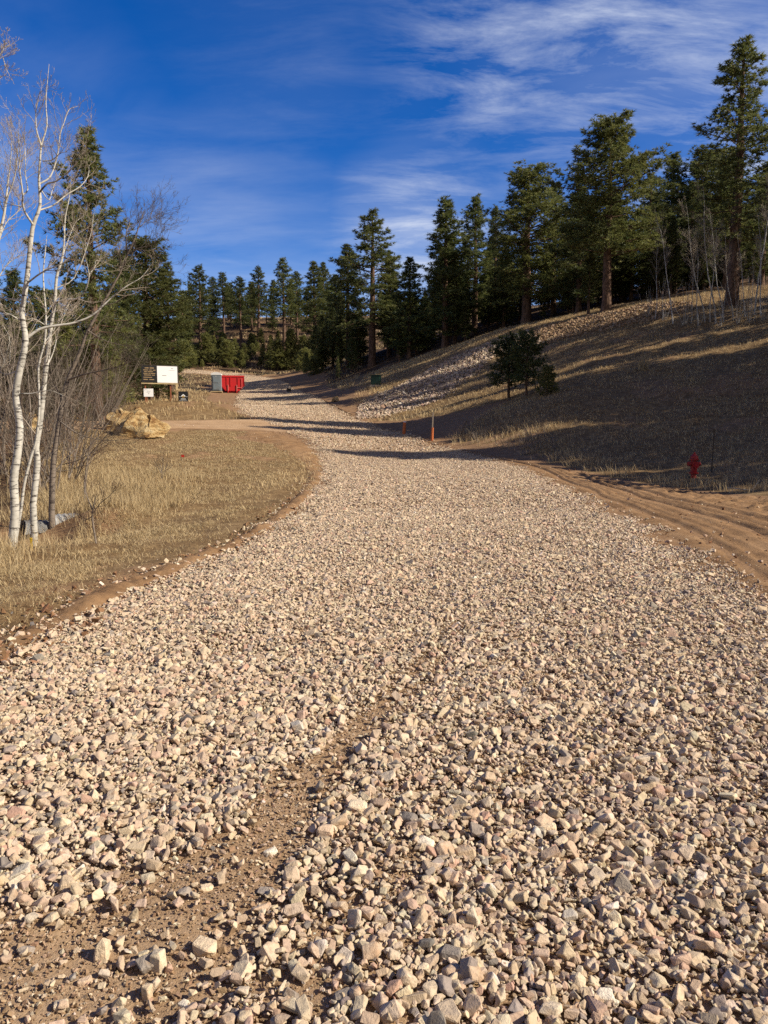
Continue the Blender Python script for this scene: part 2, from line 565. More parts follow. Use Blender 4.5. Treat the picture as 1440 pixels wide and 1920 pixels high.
# ground zones: R dry grass, G bare dirt, B forest litter
hill_right = smooth(6, 10, gx - 0.02 * gy) * smooth(18, 30, gy)
crest_y = np.interp(gx, [-12, 1.5, 8, 14, 19, 24, 30, 45], [100, 86, 80, 73, 67, 63, 60, 50])
forest = np.clip(smooth(crest_y - 1.0, crest_y + 5, gy) * (gx > -14) + smooth(140, 152, gy) + smooth(-22, -26, gx - 0.25 * (gy - 55) * 0) * smooth(48, 56, gy) * (gx < -20), 0, 1)
dirt = np.clip(smooth(-0.7, 0.1, ins) + smooth(-0.6, 0.1, ins_s) + smooth(-0.5, 0.2, ins_h), 0, 1)
dirt = np.maximum(dirt, smooth(1.6, 0.9, np.hypot((gx + 6.9) / 1.7, (gy - 13.6) / 1.3)) * 0.8)
dirt = np.maximum(dirt, smooth(0.56, 0.72, fbm(gx * 0.35, gy * 0.35, 31)) * 0.55)
brushz = smooth(-0.425, -0.475, gx / np.maximum(gy, 1.0)) * smooth(11.2, 12.5, gy) * smooth(50, 40, gy)
forest = np.maximum(forest, brushz * 0.9)
zone = np.stack([1 - forest, dirt, forest], -1).reshape(-1, 3)

nx, ny = len(GX), len(GY)
idx = np.arange(nx * ny).reshape(ny, nx)
quads = np.stack([idx[:-1, :-1], idx[:-1, 1:], idx[1:, 1:], idx[1:, :-1]], -1).reshape(-1, 4)


def m_ground():
    m, t = mat('ground')
    a = t.n('ShaderNodeAttribute', attribute_name='Col')
    sp = t.n('ShaderNodeSeparateColor', i_0=a.outputs['Color'])
    tc = t.n('ShaderNodeTexCoord').outputs['Object']
    n_big = t.noise(tc, 0.35, 5, 0.6)
    n_mid = t.noise(tc, 3.0, 6, 0.65)
    n_fine = t.noise(tc, 28, 5, 0.7)
    v = t.math('ADD', t.math('MULTIPLY', n_mid, 0.55), t.math('MULTIPLY', n_fine, 0.45))
    grass = t.ramp(v, [(0.34, (0.085, 0.052, 0.025)), (0.5, (0.20, 0.130, 0.064)), (0.68, (0.36, 0.255, 0.130))])
    grass = t.mix(t.ramp(n_big, [(0.45, 0.0), (0.65, 0.5)]), grass, t.mix(1.0, grass, (0.8, 0.72, 0.6), 'MULTIPLY'))
    dirt = t.ramp(v, [(0.3, (0.13, 0.070, 0.036)), (0.5, (0.25, 0.150, 0.080)), (0.72, (0.36, 0.235, 0.135))])
    litter = t.ramp(v, [(0.3, (0.025, 0.016, 0.010)), (0.55, (0.085, 0.052, 0.030)), (0.75, (0.20, 0.14, 0.08))])
    g = t.math('ADD', sp.outputs[1], t.math('MULTIPLY', t.math('SUBTRACT', n_mid, 0.5), 0.8))
    c = t.mix(t.ramp(sp.outputs[2], [(0.2, 0.0), (0.8, 1.0)]), grass, litter)
    c = t.mix(t.ramp(g, [(0.35, 0.0), (0.65, 1.0)]), c, dirt)
    finish(t, c, 0.95, bump(t, v, 0.5, 0.06), 0.1)
    return m


def m_dirt(name, c0, c1, c2, streak=False):
    m, t = mat(name)
    tc = t.n('ShaderNodeTexCoord').outputs['Object']
    n1 = t.noise(tc, 1.3, 6, 0.6)
    n2 = t.noise(tc, 22, 6, 0.7)
    n3 = t.noise(tc, 140, 4, 0.7)
    v = t.math('ADD', t.math('MULTIPLY', n1, 0.45), t.math('ADD', t.math('MULTIPLY', n2, 0.3), t.math('MULTIPLY', n3, 0.25)))
    c = t.ramp(v, [(0.34, c0), (0.5, c1), (0.66, c2)])
    hgt = t.math('ADD', t.math('MULTIPLY', n2, 0.7), t.math('MULTIPLY', n3, 0.3))
    finish(t, c, 0.95, bump(t, hgt, 0.7, 0.03), 0.1)
    return m


M_GROUND = m_ground()
M_ROADDIRT = m_dirt('road_dirt', (0.21, 0.13, 0.072), (0.345, 0.23, 0.135), (0.46, 0.33, 0.21))
M_REDDIRT = m_dirt('red_dirt', (0.115, 0.064, 0.032), (0.245, 0.145, 0.073), (0.355, 0.228, 0.126))
M_SIDEDIRT = m_dirt('side_road_dirt', (0.26, 0.16, 0.085), (0.38, 0.25, 0.145), (0.45, 0.31, 0.19))
ground = put('ground', mesh_np('ground', np.c_[gx.ravel(), gy.ravel(), GZ.ravel()], quads, M_GROUND, zone, True))
tag(ground, kind='structure')


def ribbon(name, A, B, cross, m, zf, sub=1):
    """draped strip between two edge lines; zf(u, v, x, y) adds height; u across in metres, v along in metres"""
    if sub > 1:
        s = np.linspace(0, len(A) - 1, (len(A) - 1) * sub + 1)
        ii = np.arange(len(A))
        A = np.c_[np.interp(s, ii, A[:, 0]), np.interp(s, ii, A[:, 1])]
        B = np.c_[np.interp(s, ii, B[:, 0]), np.interp(s, ii, B[:, 1])]
    u = np.linspace(0, 1, cross)[None, :, None]
    P = A[:, None] * (1 - u) + B[:, None] * u
    wid = np.linalg.norm(B - A, axis=1)
    x, y = P[..., 0], P[..., 1]
    mid = (A + B) / 2
    al = np.r_[0, np.cumsum(np.linalg.norm(np.diff(mid, axis=0), axis=1))]
    z = Hs(x, y) + zf(u[..., 0] + 0 * x, al[:, None] + 0 * x, x, y, wid[:, None] + 0 * x)
    n, c = x.shape
    k = np.arange(n * c).reshape(n, c)
    q = np.stack([k[:-1, :-1], k[:-1, 1:], k[1:, 1:], k[1:, :-1]], -1).reshape(-1, 4)
    return put(name, mesh_np(name, np.c_[x.ravel(), y.ravel(), z.ravel()], q, m, None, True))


def edge_fade(u, wid, over=0.35):
    e = np.minimum(u, 1 - u) * wid
    return smooth(0.0, over, e)


def road_bumps(x, y):
    return (fbm(x * 1.6, y * 1.6, 41) - 0.5) * 0.06 + (fbm(x * 9, y * 9, 43) - 0.5) * 0.02


def z_road(u, v, x, y, wid):
    e = edge_fade(u, wid)
    return -0.05 + e * (0.08 + road_bumps(x, y))


def z_side(u, v, x, y, wid):
    return -0.05 + edge_fade(u, wid) * (0.10 + (fbm(x * 1.2, y * 1.2, 45) - 0.5) * 0.05)


def z_shoulder(u, v, x, y, wid):
    e = edge_fade(u, wid, 0.5)
    s = u * wid
    wob = (fbm(v * 0.25, v * 0 + 3, 47) - 0.5) * 0.5
    tr = np.zeros_like(s)
    for c0, dep, sp in ((0.75, 0.040, 0.07), (1.02, 0.028, 0.05), (1.28, 0.022, 0.05), (1.75, 0.052, 0.08), (2.05, 0.032, 0.06), (2.5, 0.040, 0.07)):
        tr = tr - dep * np.exp(-((s - c0 - wob) / sp) ** 2) + dep * 0.9 * np.exp(-((s - c0 - wob - 0.17) / 0.08) ** 2)
    cl = np.maximum(fbm(x * 5, y * 5, 49) - 0.52, 0) * 0.30 * smooth(2.2, 3.2, s)
    return -0.05 + e * (0.075 + tr * smooth(0, 6, y) + cl + (fbm(x * 2, y * 2, 51) - 0.5) * 0.05)


def z_lip(u, v, x, y, wid):
    e = np.sin(np.pi * u) ** 0.8
    return -0.06 + e * (0.115 + (fbm(x * 2.2, y * 2.2, 53) - 0.5) * 0.13 + (fbm(x * 9, y * 9, 54) - 0.5) * 0.07)


road = tag(ribbon('road', RL, RR, 90, M_ROADDIRT, z_road, 3), kind='structure')
tag(ribbon('side_road', SN, SF, 24, M_SIDEDIRT, z_side), kind='structure')
tag(ribbon('dirt_shoulder', HL, HR, 60, M_REDDIRT, z_shoulder, 4), kind='structure')
tag(ribbon('dirt_shoulder', LL, LR, 16, M_REDDIRT, z_lip, 4), kind='structure')


def road_top(x, y):
    e = smooth(0.0, 0.35, in_ribbon(x, y, RL, RR))
    return Hs(x, y) + np.maximum(0.01, -0.05 + e * (0.08 + road_bumps(x, y)))


# ------------------------------------------------------------------ crushed stone
def hull_proto(rng, aniso, bev=0.0, npt=7, box=0.75):
    bm = bmesh.new()
    pts = []
    for sx in (-1, 1):
        for sy in (-1, 1):
            for sz in (-1, 1):
                if rng.random() < box:
                    pts.append(np.array([sx, sy, sz]) * rng.uniform(0.42, 0.8, 3))
    for _ in range(npt):
        v = rng.normal(size=3)
        pts.append(v / np.linalg.norm(v) * rng.uniform(0.8, 1.05))
    for q in pts:
        bm.verts.new(q * aniso)
    r = bmesh.ops.convex_hull(bm, input=bm.verts)
    junk = [e for e in bm.verts if not e.link_faces]
    bmesh.ops.delete(bm, geom=junk, context='VERTS')
    bmesh.ops.dissolve_limit(bm, angle_limit=math.radians(14), verts=bm.verts, edges=bm.edges)
    if bev > 0:
        bmesh.ops.bevel(bm, geom=list(bm.edges), offset=bev, segments=1, affect='EDGES', clamp_overlap=True)
    bmesh.ops.triangulate(bm, faces=bm.faces)
    bm.verts.ensure_lookup_table()
    V = np.array([v.co[:] for v in bm.verts])
    Fc = np.array([[v.index for v in f.verts] for f in bm.faces])
    bm.free()
    return V, Fc


def protos(n, seed, bev, npt, box=0.75):
    rng = np.random.default_rng(seed)
    return [hull_proto(rng, np.array([1.0, rng.uniform(0.62, 0.98), rng.uniform(0.40, 0.68)]), bev, npt, box) for _ in range(n)]


def rot_mats(n, rng, tilt=0.6):
    a = rng.uniform(0, 2 * np.pi, n); b = rng.normal(0, tilt, n); c = rng.normal(0, tilt, n)
    ca, sa, cb, sb, cc, sc = np.cos(a), np.sin(a), np.cos(b), np.sin(b), np.cos(c), np.sin(c)
    Z = np.zeros(n); O = np.ones(n)
    Rz = np.stack([ca, -sa, Z, sa, ca, Z, Z, Z, O], -1).reshape(n, 3, 3)
    Rx = np.stack([O, Z, Z, Z, cb, -sb, Z, sb, cb], -1).reshape(n, 3, 3)
    Ry = np.stack([cc, Z, sc, Z, O, Z, -sc, Z, cc], -1).reshape(n, 3, 3)
    return Rz @ Rx @ Ry


PALETTE = np.array([(0.64, 0.505, 0.345), (0.67, 0.55, 0.39), (0.59, 0.455, 0.305), (0.58, 0.425, 0.295), (0.50, 0.37, 0.26), (0.36, 0.30, 0.245), (0.24, 0.205, 0.175), (0.55, 0.36, 0.255), (0.72, 0.63, 0.50)])
PAL_P = np.array([0.27, 0.20, 0.21, 0.12, 0.08, 0.05, 0.015, 0.035, 0.02])


def rocks(name, xyz, size, pr, rng, tilt=0.52, pal=PALETTE, pp=PAL_P, mat_=None, gain=1.0):
    n = len(xyz)
    R = rot_mats(n, rng, tilt)
    sc = size[:, None] * rng.uniform(0.8, 1.2, (n, 3))
    which = rng.integers(0, len(pr), n)
    colr = pal[rng.choice(len(pal), n, p=pp / pp.sum())] * np.array([0.87, 0.865, 0.885]) * rng.uniform(0.86, 1.10, (n, 1)) * rng.uniform(0.96, 1.04, (n, 3)) * gain
    VV, FF, CC = [], [], []
    off = 0
    for k, (V, Fc) in enumerate(pr):
        s = np.nonzero(which == k)[0]
        if len(s) == 0: continue
        P = np.einsum('nij,nvj->nvi', R[s], V[None] * sc[s][:, None]) + xyz[s][:, None]
        VV.append(P.reshape(-1, 3))
        FF.append((Fc[None] + (np.arange(len(s)) * len(V))[:, None, None] + off).reshape(-1, 3))
        CC.append(np.repeat(colr[s], len(V), 0))
        off += len(s) * len(V)
    me = mesh_np(name, np.vstack(VV), np.vstack(FF), mat_ or M_ROCK, np.vstack(CC))
    return tag(put(name, me), kind='stuff')


# bare dirt showing through the stone (road coordinates, metres)
def gpt(px, py):
    v = unproj(px, py, 1.0)
    k = CAMZ / (CAMZ - v.z)
    return np.array([v.x * k, k])


BARE = []
for pts, ws, st in ((((20, 1905), (290, 1770), (420, 1665), (500, 1570), (575, 1480), (650, 1420), (730, 1335)), (0.36, 0.30, 0.19, 0.14, 0.12, 0.10, 0.08), 0.92),
                    (((520, 1900), (600, 1770), (660, 1680), (740, 1600)), (0.15, 0.15, 0.14, 0.1), 0.45),
                    (((700, 1590), (800, 1520), (900, 1440)), (0.07, 0.08, 0.07), 0.4),
                    (((745, 1340), (860, 1180)), (0.10, 0.09), 0.6), (((1075, 1510), (1110, 1500)), (0.05, 0.05), 0.4),
                    (((1330, 1640), (1300, 1620)), (0.05, 0.05), 0.3), (((960, 1010), (965, 1080)), (0.12, 0.12), 0.2)):
    P = [gpt(*q) for q in pts]
    BARE += [(P[i], P[i + 1], ws[i], ws[i + 1], st) for i in range(len(P) - 1)]


def bare(x, y):
    o = np.zeros(len(x))
    nz = (fbm(x * 4, y * 4, 61) - 0.5) * 1.7
    for a, b, wa, wb, st in BARE:
        ux, uy = b - a
        tt = np.clip(((x - a[0]) * ux + (y - a[1]) * uy) / (ux * ux + uy * uy), 0, 1)
        d = np.hypot(x - a[0] - tt * ux, y - a[1] - tt * uy) / (wa * (1 - tt) + wb * tt)
        o = np.maximum(o, st * smooth(1.35, 0.75, d + nz * 0.9))
    return o


def scatter_road(y0, y1, dens, rng, spill=0.5):
    seg = np.nonzero((RL[:-1, 1] + RR[:-1, 1]) / 2 >= y0)[0]
    seg = seg[(RL[seg, 1] + RR[seg, 1]) / 2 < y1]
    A0, A1, B0, B1 = RL[seg], RL[seg + 1], RR[seg], RR[seg + 1]
    ln = np.linalg.norm((A1 + B1 - A0 - B0) / 2, axis=1)
    wd = np.linalg.norm(B0 - A0, axis=1)
    n = int((ln * (wd + 2 * spill)).sum() * dens)
    k = rng.choice(len(seg), n, p=ln * wd / (ln * wd).sum())
    s = rng.random(n)
    u = rng.uniform(-spill, wd[k] + spill)
    L = A0[k] + (A1[k] - A0[k]) * s[:, None]
    Rr = B0[k] + (B1[k] - B0[k]) * s[:, None]
    q = L + (Rr - L) * (u / wd[k])[:, None]
    e = np.minimum(u, wd[k] - u)
    x, y = q[:, 0], q[:, 1]
    keep = rng.random(n) < smooth(-spill, spill * 0.9, e + (fbm(x * 1.3, y * 1.3, 71) - 0.5) * 1.3)
    thin = 0.72 + 0.55 * fbm(x * 0.8, y * 0.45, 73)
    tw_ = u / wd[k] + (fbm(y * 0.12, y * 0 + 5, 79) - 0.5) * 0.05
    for c_ in (0.24, 0.30, 0.52, 0.58, 0.78):
        thin = thin - 0.42 * np.exp(-((tw_ - c_) / 0.016) ** 2) * smooth(6, 14, y)
    keep &= rng.random(n) < thin
    keep &= (np.abs(x) < 0.53 * y + 2.2)
    keep &= rng.random(n) > bare(x, y)
    return x[keep], y[keep]


def sizes(n, rng, med, sig, lo, hi):
    return np.clip(np.exp(rng.normal(math.log(med), sig, n)), lo, hi)


rng = np.random.default_rng(11)
PR_HI = protos(26, 1, 0.07, 6)
PR_MID = protos(22, 2, 0.0, 5, 0.7)
PR_LO = protos(16, 3, 0.0, 3, 0.6)
PR_TINY = protos(12, 4, 0.0, 1, 0.8)
for (y0, y1, dens, med, sig, hi, pr, lift) in ((0.6, 5.0, 4000, 0.0118, 0.50, 0.042, PR_HI, 0.014), (5.0, 14.0, 3000, 0.0130, 0.43, 0.050, PR_MID, 0.013),
                                               (14.0, 36.0, 1150, 0.0185, 0.38, 0.06, PR_LO, 0.012), (36.0, 150.0, 230, 0.031, 0.35, 0.09, PR_TINY, 0.015)):
    x, y = scatter_road(y0, y1, dens, rng)
    r = sizes(len(x), rng, med, sig, 0.006, hi)
    z = road_top(x, y) + r * 0.30 + rng.random(len(x)) * lift + 0.004
    rocks('gravel', np.c_[x, y, z], r, pr, rng)
# small chips and grit, most of it on the bare dirt
x = rng.uniform(-2.9, 3.0, 260000); y = rng.uniform(1.0, 6.5, 260000)
k = (np.abs(x) < 0.53 * y + 1.5) & (rng.random(len(x)) < (0.65 + 0.35 * bare(x, y))) & (rng.random(len(x)) < np.clip(3.0 / y, 0, 1) ** 1.5)
x, y = x[k], y[k]
r = sizes(len(x), rng, 0.0042, 0.55, 0.002, 0.016)
rocks('gravel', np.c_[x, y, road_top(x, y) + 0.002 + r * 0.3], r, PR_LO, rng, pal=np.vstack([PALETTE, [(0.36, 0.24, 0.14), (0.42, 0.29, 0.18), (0.31, 0.20, 0.115)]]), pp=np.r_[PAL_P * 0.7, 0.6, 0.5, 0.4])
# strays on the shoulders and along the left lip
xs, ys = [], []
for A, B, n_, f in ((HL, HR, 1500, 2.2), (LL, LR, 1100, 1.2), (SN, SF, 700, 1.0)):
    k = rng.integers(0, len(A) - 1, n_)
    u = rng.random(n_) ** f
    q = A[k] * (1 - u)[:, None] + B[k] * u[:, None] + rng.normal(0, 0.12, (n_, 2))
    xs.append(q[:, 0]); ys.append(q[:, 1])
x, y = np.concatenate(xs), np.concatenate(ys)
k = (y > 1.5) & (np.abs(x) < 0.55 * y + 2)
x, y = x[k], y[k]
r = sizes(len(x), rng, 0.016, 0.5, 0.006, 0.045)
rocks('gravel', np.c_[x, y, Hs(x, y) + 0.035 + r * 0.3], r, PR_MID, rng)
# clods on the dirt
k = rng.integers(0, len(HL) - 1, 3500); u = rng.random(3500) ** 0.7
q = HL[k] * (1 - u)[:, None] + HR[k] * u[:, None] + rng.normal(0, 0.1, (3500, 2))
k2 = rng.integers(0, len(LL) - 1, 2600); u2 = rng.random(2600)
q2 = LL[k2] * (1 - u2)[:, None] + LR[k2] * u2[:, None] + rng.normal(0, 0.16, (2600, 2))
q = np.vstack([q, q2])
r = sizes(len(q), rng, 0.018, 0.5, 0.006, 0.05)
rocks('dirt', np.c_[q, Hs(q[:, 0], q[:, 1]) + 0.02 + r * 0.2], r, PR_LO, rng, pal=np.array([(0.28, 0.15, 0.075), (0.22, 0.12, 0.06), (0.34, 0.20, 0.11)]), pp=np.ones(3))
# riprap in the drainage channel on the cut slope
n_ = 75000
x = rng.uniform(-2, 30, n_); y = rng.uniform(42, 82, n_)
dr = rip_dist(x, y) + (fbm(x * 0.9, y * 0.9, 77) - 0.5) * 0.35
k = rng.random(n_) < smooth(1.08, 0.8, dr)
x, y = x[k], y[k]
r = sizes(len(x), rng, 0.08, 0.35, 0.04, 0.24)
upper = x > 13.0
BR = np.array([(0.46, 0.32, 0.19), (0.38, 0.26, 0.155), (0.52, 0.38, 0.24), (0.30, 0.20, 0.12)])
for sel, pal, pp in ((~upper, PALETTE[:, [0, 1, 2]] * np.array([0.95, 0.96, 1.02]), PAL_P), (upper, BR, np.ones(4))):
    if sel.sum():
        rocks('gravel', np.c_[x[sel], y[sel], Hs(x[sel], y[sel]) + 0.02 + r[sel] * 0.35], r[sel], PR_LO, rng, 0.8, pal, pp)

# ------------------------------------------------------------------ tubes, bare trees
class Tubes:
    """collects tapered limbs, grouped by (points, sides), and turns them into one mesh"""
    def __init__(self):
        self.g = {}

    def add(self, pts, rad, sides=4, col=(0.3, 0.25, 0.2)):
        self.g.setdefault((len(pts), sides), []).append((np.asarray(pts, float), np.asarray(rad, float), col))

    def arrays(self):
        VV, FF, CC, off = [], [], [], 0
        for (n, s), L in self.g.items():
            P = np.stack([a[0] for a in L]); R = np.stack([a[1] for a in L]); Cc = np.array([a[2] for a in L])
            T = np.gradient(P, axis=1)
            T /= np.linalg.norm(T, axis=-1, keepdims=True) + 1e-9
            ref = np.where(np.abs(T[:, :1, 2:3]) > 0.75, np.array([[[1.0, 0.13, 0.0]]]), np.array([[[0.05, 0.1, 1.0]]]))
            U = np.cross(T, ref); U /= np.linalg.norm(U, axis=-1, keepdims=True) + 1e-9
            Vv = np.cross(T, U)
            a = np.linspace(0, 2 * np.pi, s, endpoint=False)
            ring = P[:, :, None] + R[:, :, None, None] * (U[:, :, None] * np.cos(a)[None, None, :, None] + Vv[:, :, None] * np.sin(a)[None, None, :, None])
            m = len(L)
            i = np.arange(m * n * s).reshape(m, n, s)
            j = np.roll(i, -1, axis=2)
            q = np.stack([i[:, :-1], j[:, :-1], j[:, 1:], i[:, 1:]], -1).reshape(-1, 4)
            VV.append(ring.reshape(-1, 3)); FF.append(q + off); CC.append(np.repeat(Cc, n * s, 0))
            off += m * n * s
        return np.vstack(VV), np.vstack(FF), np.vstack(CC)

    def mesh(self, name, m, smooth_shade=True):
        V, Fq, Cc = self.arrays()
        return mesh_np(name, V, Fq, m, Cc, smooth_shade)


def unit(v):
    return v / (np.linalg.norm(v) + 1e-9)


def limb_path(rng, start, d, length, n, wander, up):
    pts = [np.array(start, float)]
    d = unit(np.array(d, float))
    for _ in range(n - 1):
        d = unit(d + rng.normal(0, wander, 3) + np.array([0, 0, up]))
        pts.append(pts[-1] + d * length / (n - 1))
    return np.array(pts)


def twigs_on(tb, rng, path, rad, level, count, len0, col, up=0.10, wander=0.16, start=0.25, ang=(0.5, 1.0), rmin=0.0017):
    """side limbs on a limb, recursive"""
    seg = np.linalg.norm(np.diff(path, axis=0), axis=1)
    cum = np.r_[0, np.cumsum(seg)]; L = cum[-1]
    for _ in range(count):
        f = start + (1 - start) * rng.random() ** 0.85
        sdist = f * L
        k = min(np.searchsorted(cum, sdist, 'right') - 1, len(seg) - 1)
        u = (sdist - cum[k]) / (seg[k] + 1e-9)
        p0 = path[k] * (1 - u) + path[k + 1] * u
        r0 = rad[k] * (1 - u) + rad[k + 1] * u
        t = unit(path[k + 1] - path[k])
        side = unit(np.cross(t, rng.normal(size=3)))
        a = rng.uniform(*ang)
        d = t * math.cos(a) + side * math.sin(a)
        ln = len0 * rng.uniform(0.5, 1.15) * (1.05 - 0.55 * f)
        rr = max(min(r0 * 0.6, ln * 0.014), rmin)
        n = 5 if level > 0 else 4
        q = limb_path(rng, p0, d, ln, n, wander, up)
        rad2 = np.linspace(rr, rmin * 0.7, n)
        tb.add(q, rad2, 4 if level > 1 else 3, col(rng))
        if level > 0:
            twigs_on(tb, rng, q, rad2, level - 1, max(2, int(count * 0.62)), ln * 0.55, col, up, wander * 1.15, 0.2, ang, rmin)


def c_grey(rng):
    k = rng.uniform(0.6, 1.3)
    return (0.120 * k, 0.098 * k, 0.074 * k)


def c_pale(rng):
    k = rng.uniform(0.75, 1.15)
    return (0.36 * k, 0.30 * k, 0.235 * k)


def c_brown(rng):
    k = rng.uniform(0.6, 1.3)
    return (0.12 * k, 0.075 * k, 0.052 * k)


def trace(pts, d0, dvar, rng, off=None, n_sub=3):
    """a limb seen in the photograph, given its own distance that wanders by dvar"""
    out = []
    d = d0
    for i, q in enumerate(pts):
        out.append(np.array(unproj(q[0], q[1], d)[:]))
        d = d + (dvar[min(i, len(dvar) - 1)] if hasattr(dvar, '__len__') else dvar)
    out = np.array(out)
    s = np.linspace(0, len(out) - 1, (len(out) - 1) * n_sub + 1)
    # catmull through 3-D points
    P = np.vstack([2 * out[0] - out[1], out, 2 * out[-1] - out[-2]])
    res = []
    for v in s:
        i = min(int(v), len(out) - 2); u = v - i
        a, b, c, e = P[i], P[i + 1], P[i + 2], P[i + 3]
        res.append(0.5 * (2 * b + (c - a) * u + (2 * a - 5 * b + 4 * c - e) * u * u + (3 * b - a - 3 * c + e) * u ** 3))
    return np.array(res)


def traced_tree(name, label, cat, trunk, d0, rpx, limbs, bark, seed, tw=(5, 0.75), twig_col=c_pale, group=None, dv=0.0, free=None, sink=0.25):
    """trunk: photo points bottom to top; rpx: trunk width in photo pixels at each; limbs: (points, width px, depth drift)"""
    rng = np.random.default_rng(seed)
    base = trace(trunk[:1] * 2, d0, 0, rng)[0]
    path = trace(trunk, d0, dv, rng)
    gz = float(Hs(base[0], base[1]))
    foot = np.array([[path[0][0] - 0.02, path[0][1], min(gz, path[0][2]) - sink]])
    path = np.vstack([foot, path])
    rad = np.interp(np.linspace(0, len(trunk) - 1, len(path) - 1), np.arange(len(trunk)), np.array(rpx, float)) * 0.5 / F * d0
    rad = np.r_[rad[0] * 1.12, rad]
    root_loc = Vector((path[0][0], path[0][1], gz))
    o = thing(name, label, cat, root_loc, 0, group)
    O = np.array(root_loc[:])
    tb = Tubes(); rad = rad * np.linspace(0.76, 0.58, len(rad))
    tb.add(path - O, rad, 9)
    cr = Tubes()
    for (pts, wpx, drift) in limbs:
        q = trace(pts, d0 + drift * 0.15, drift, rng) - O
        r = np.linspace(wpx * 0.36 / F * d0, 0.003, len(q))
        tb.add(q, r, 6)
        twigs_on(cr, rng, q, r, 2, tw[0] + 6, tw[1] * 1.15, twig_col, start=0.2, up=0.16)
    twigs_on(cr, rng, path - O, rad, 2, tw[0] * 2, tw[1] * 1.2, twig_col, start=0.40, up=0.16)
    if free:
        for _ in range(free):
            pass
    put('trunk', tb.mesh('trunk', bark), o)
    put('crown', cr.mesh('crown', M_TWIG), o)
    return o


def bare_tree(name, label, cat, seed, h, r0, bark, tw_col, n_limbs, limb_len, stems=1, lean=0.12, level=2, count=6, start=0.3, up=0.12, group=None, spread=0.2):
    rng = np.random.default_rng(seed)
    o = thing(name, label, cat, (0, 0, 0), 0, group)
    tb = Tubes(); cr = Tubes()
    for k in range(stems):
        d = np.array([rng.normal(0, lean + spread * (stems > 1)), rng.normal(0, lean + spread * (stems > 1)), 1.0])
        hh = h * rng.uniform(0.72, 1.0) if stems > 1 else h
        q = limb_path(rng, (rng.normal(0, 0.12) * (stems > 1), rng.normal(0, 0.12) * (stems > 1), -0.2), d, hh, 9, 0.07, 0.05)
        r = np.linspace(r0, 0.006, 9) * (hh / h)
        tb.add(q, r, 7)
        twigs_on(cr, rng, q, r, level, n_limbs if stems == 1 else max(4, n_limbs // 2), limb_len, tw_col, up=up, start=start)
    put('trunk', tb.mesh('trunk', bark), o)
    put('crown', cr.mesh('crown', M_TWIG), o)
    return o


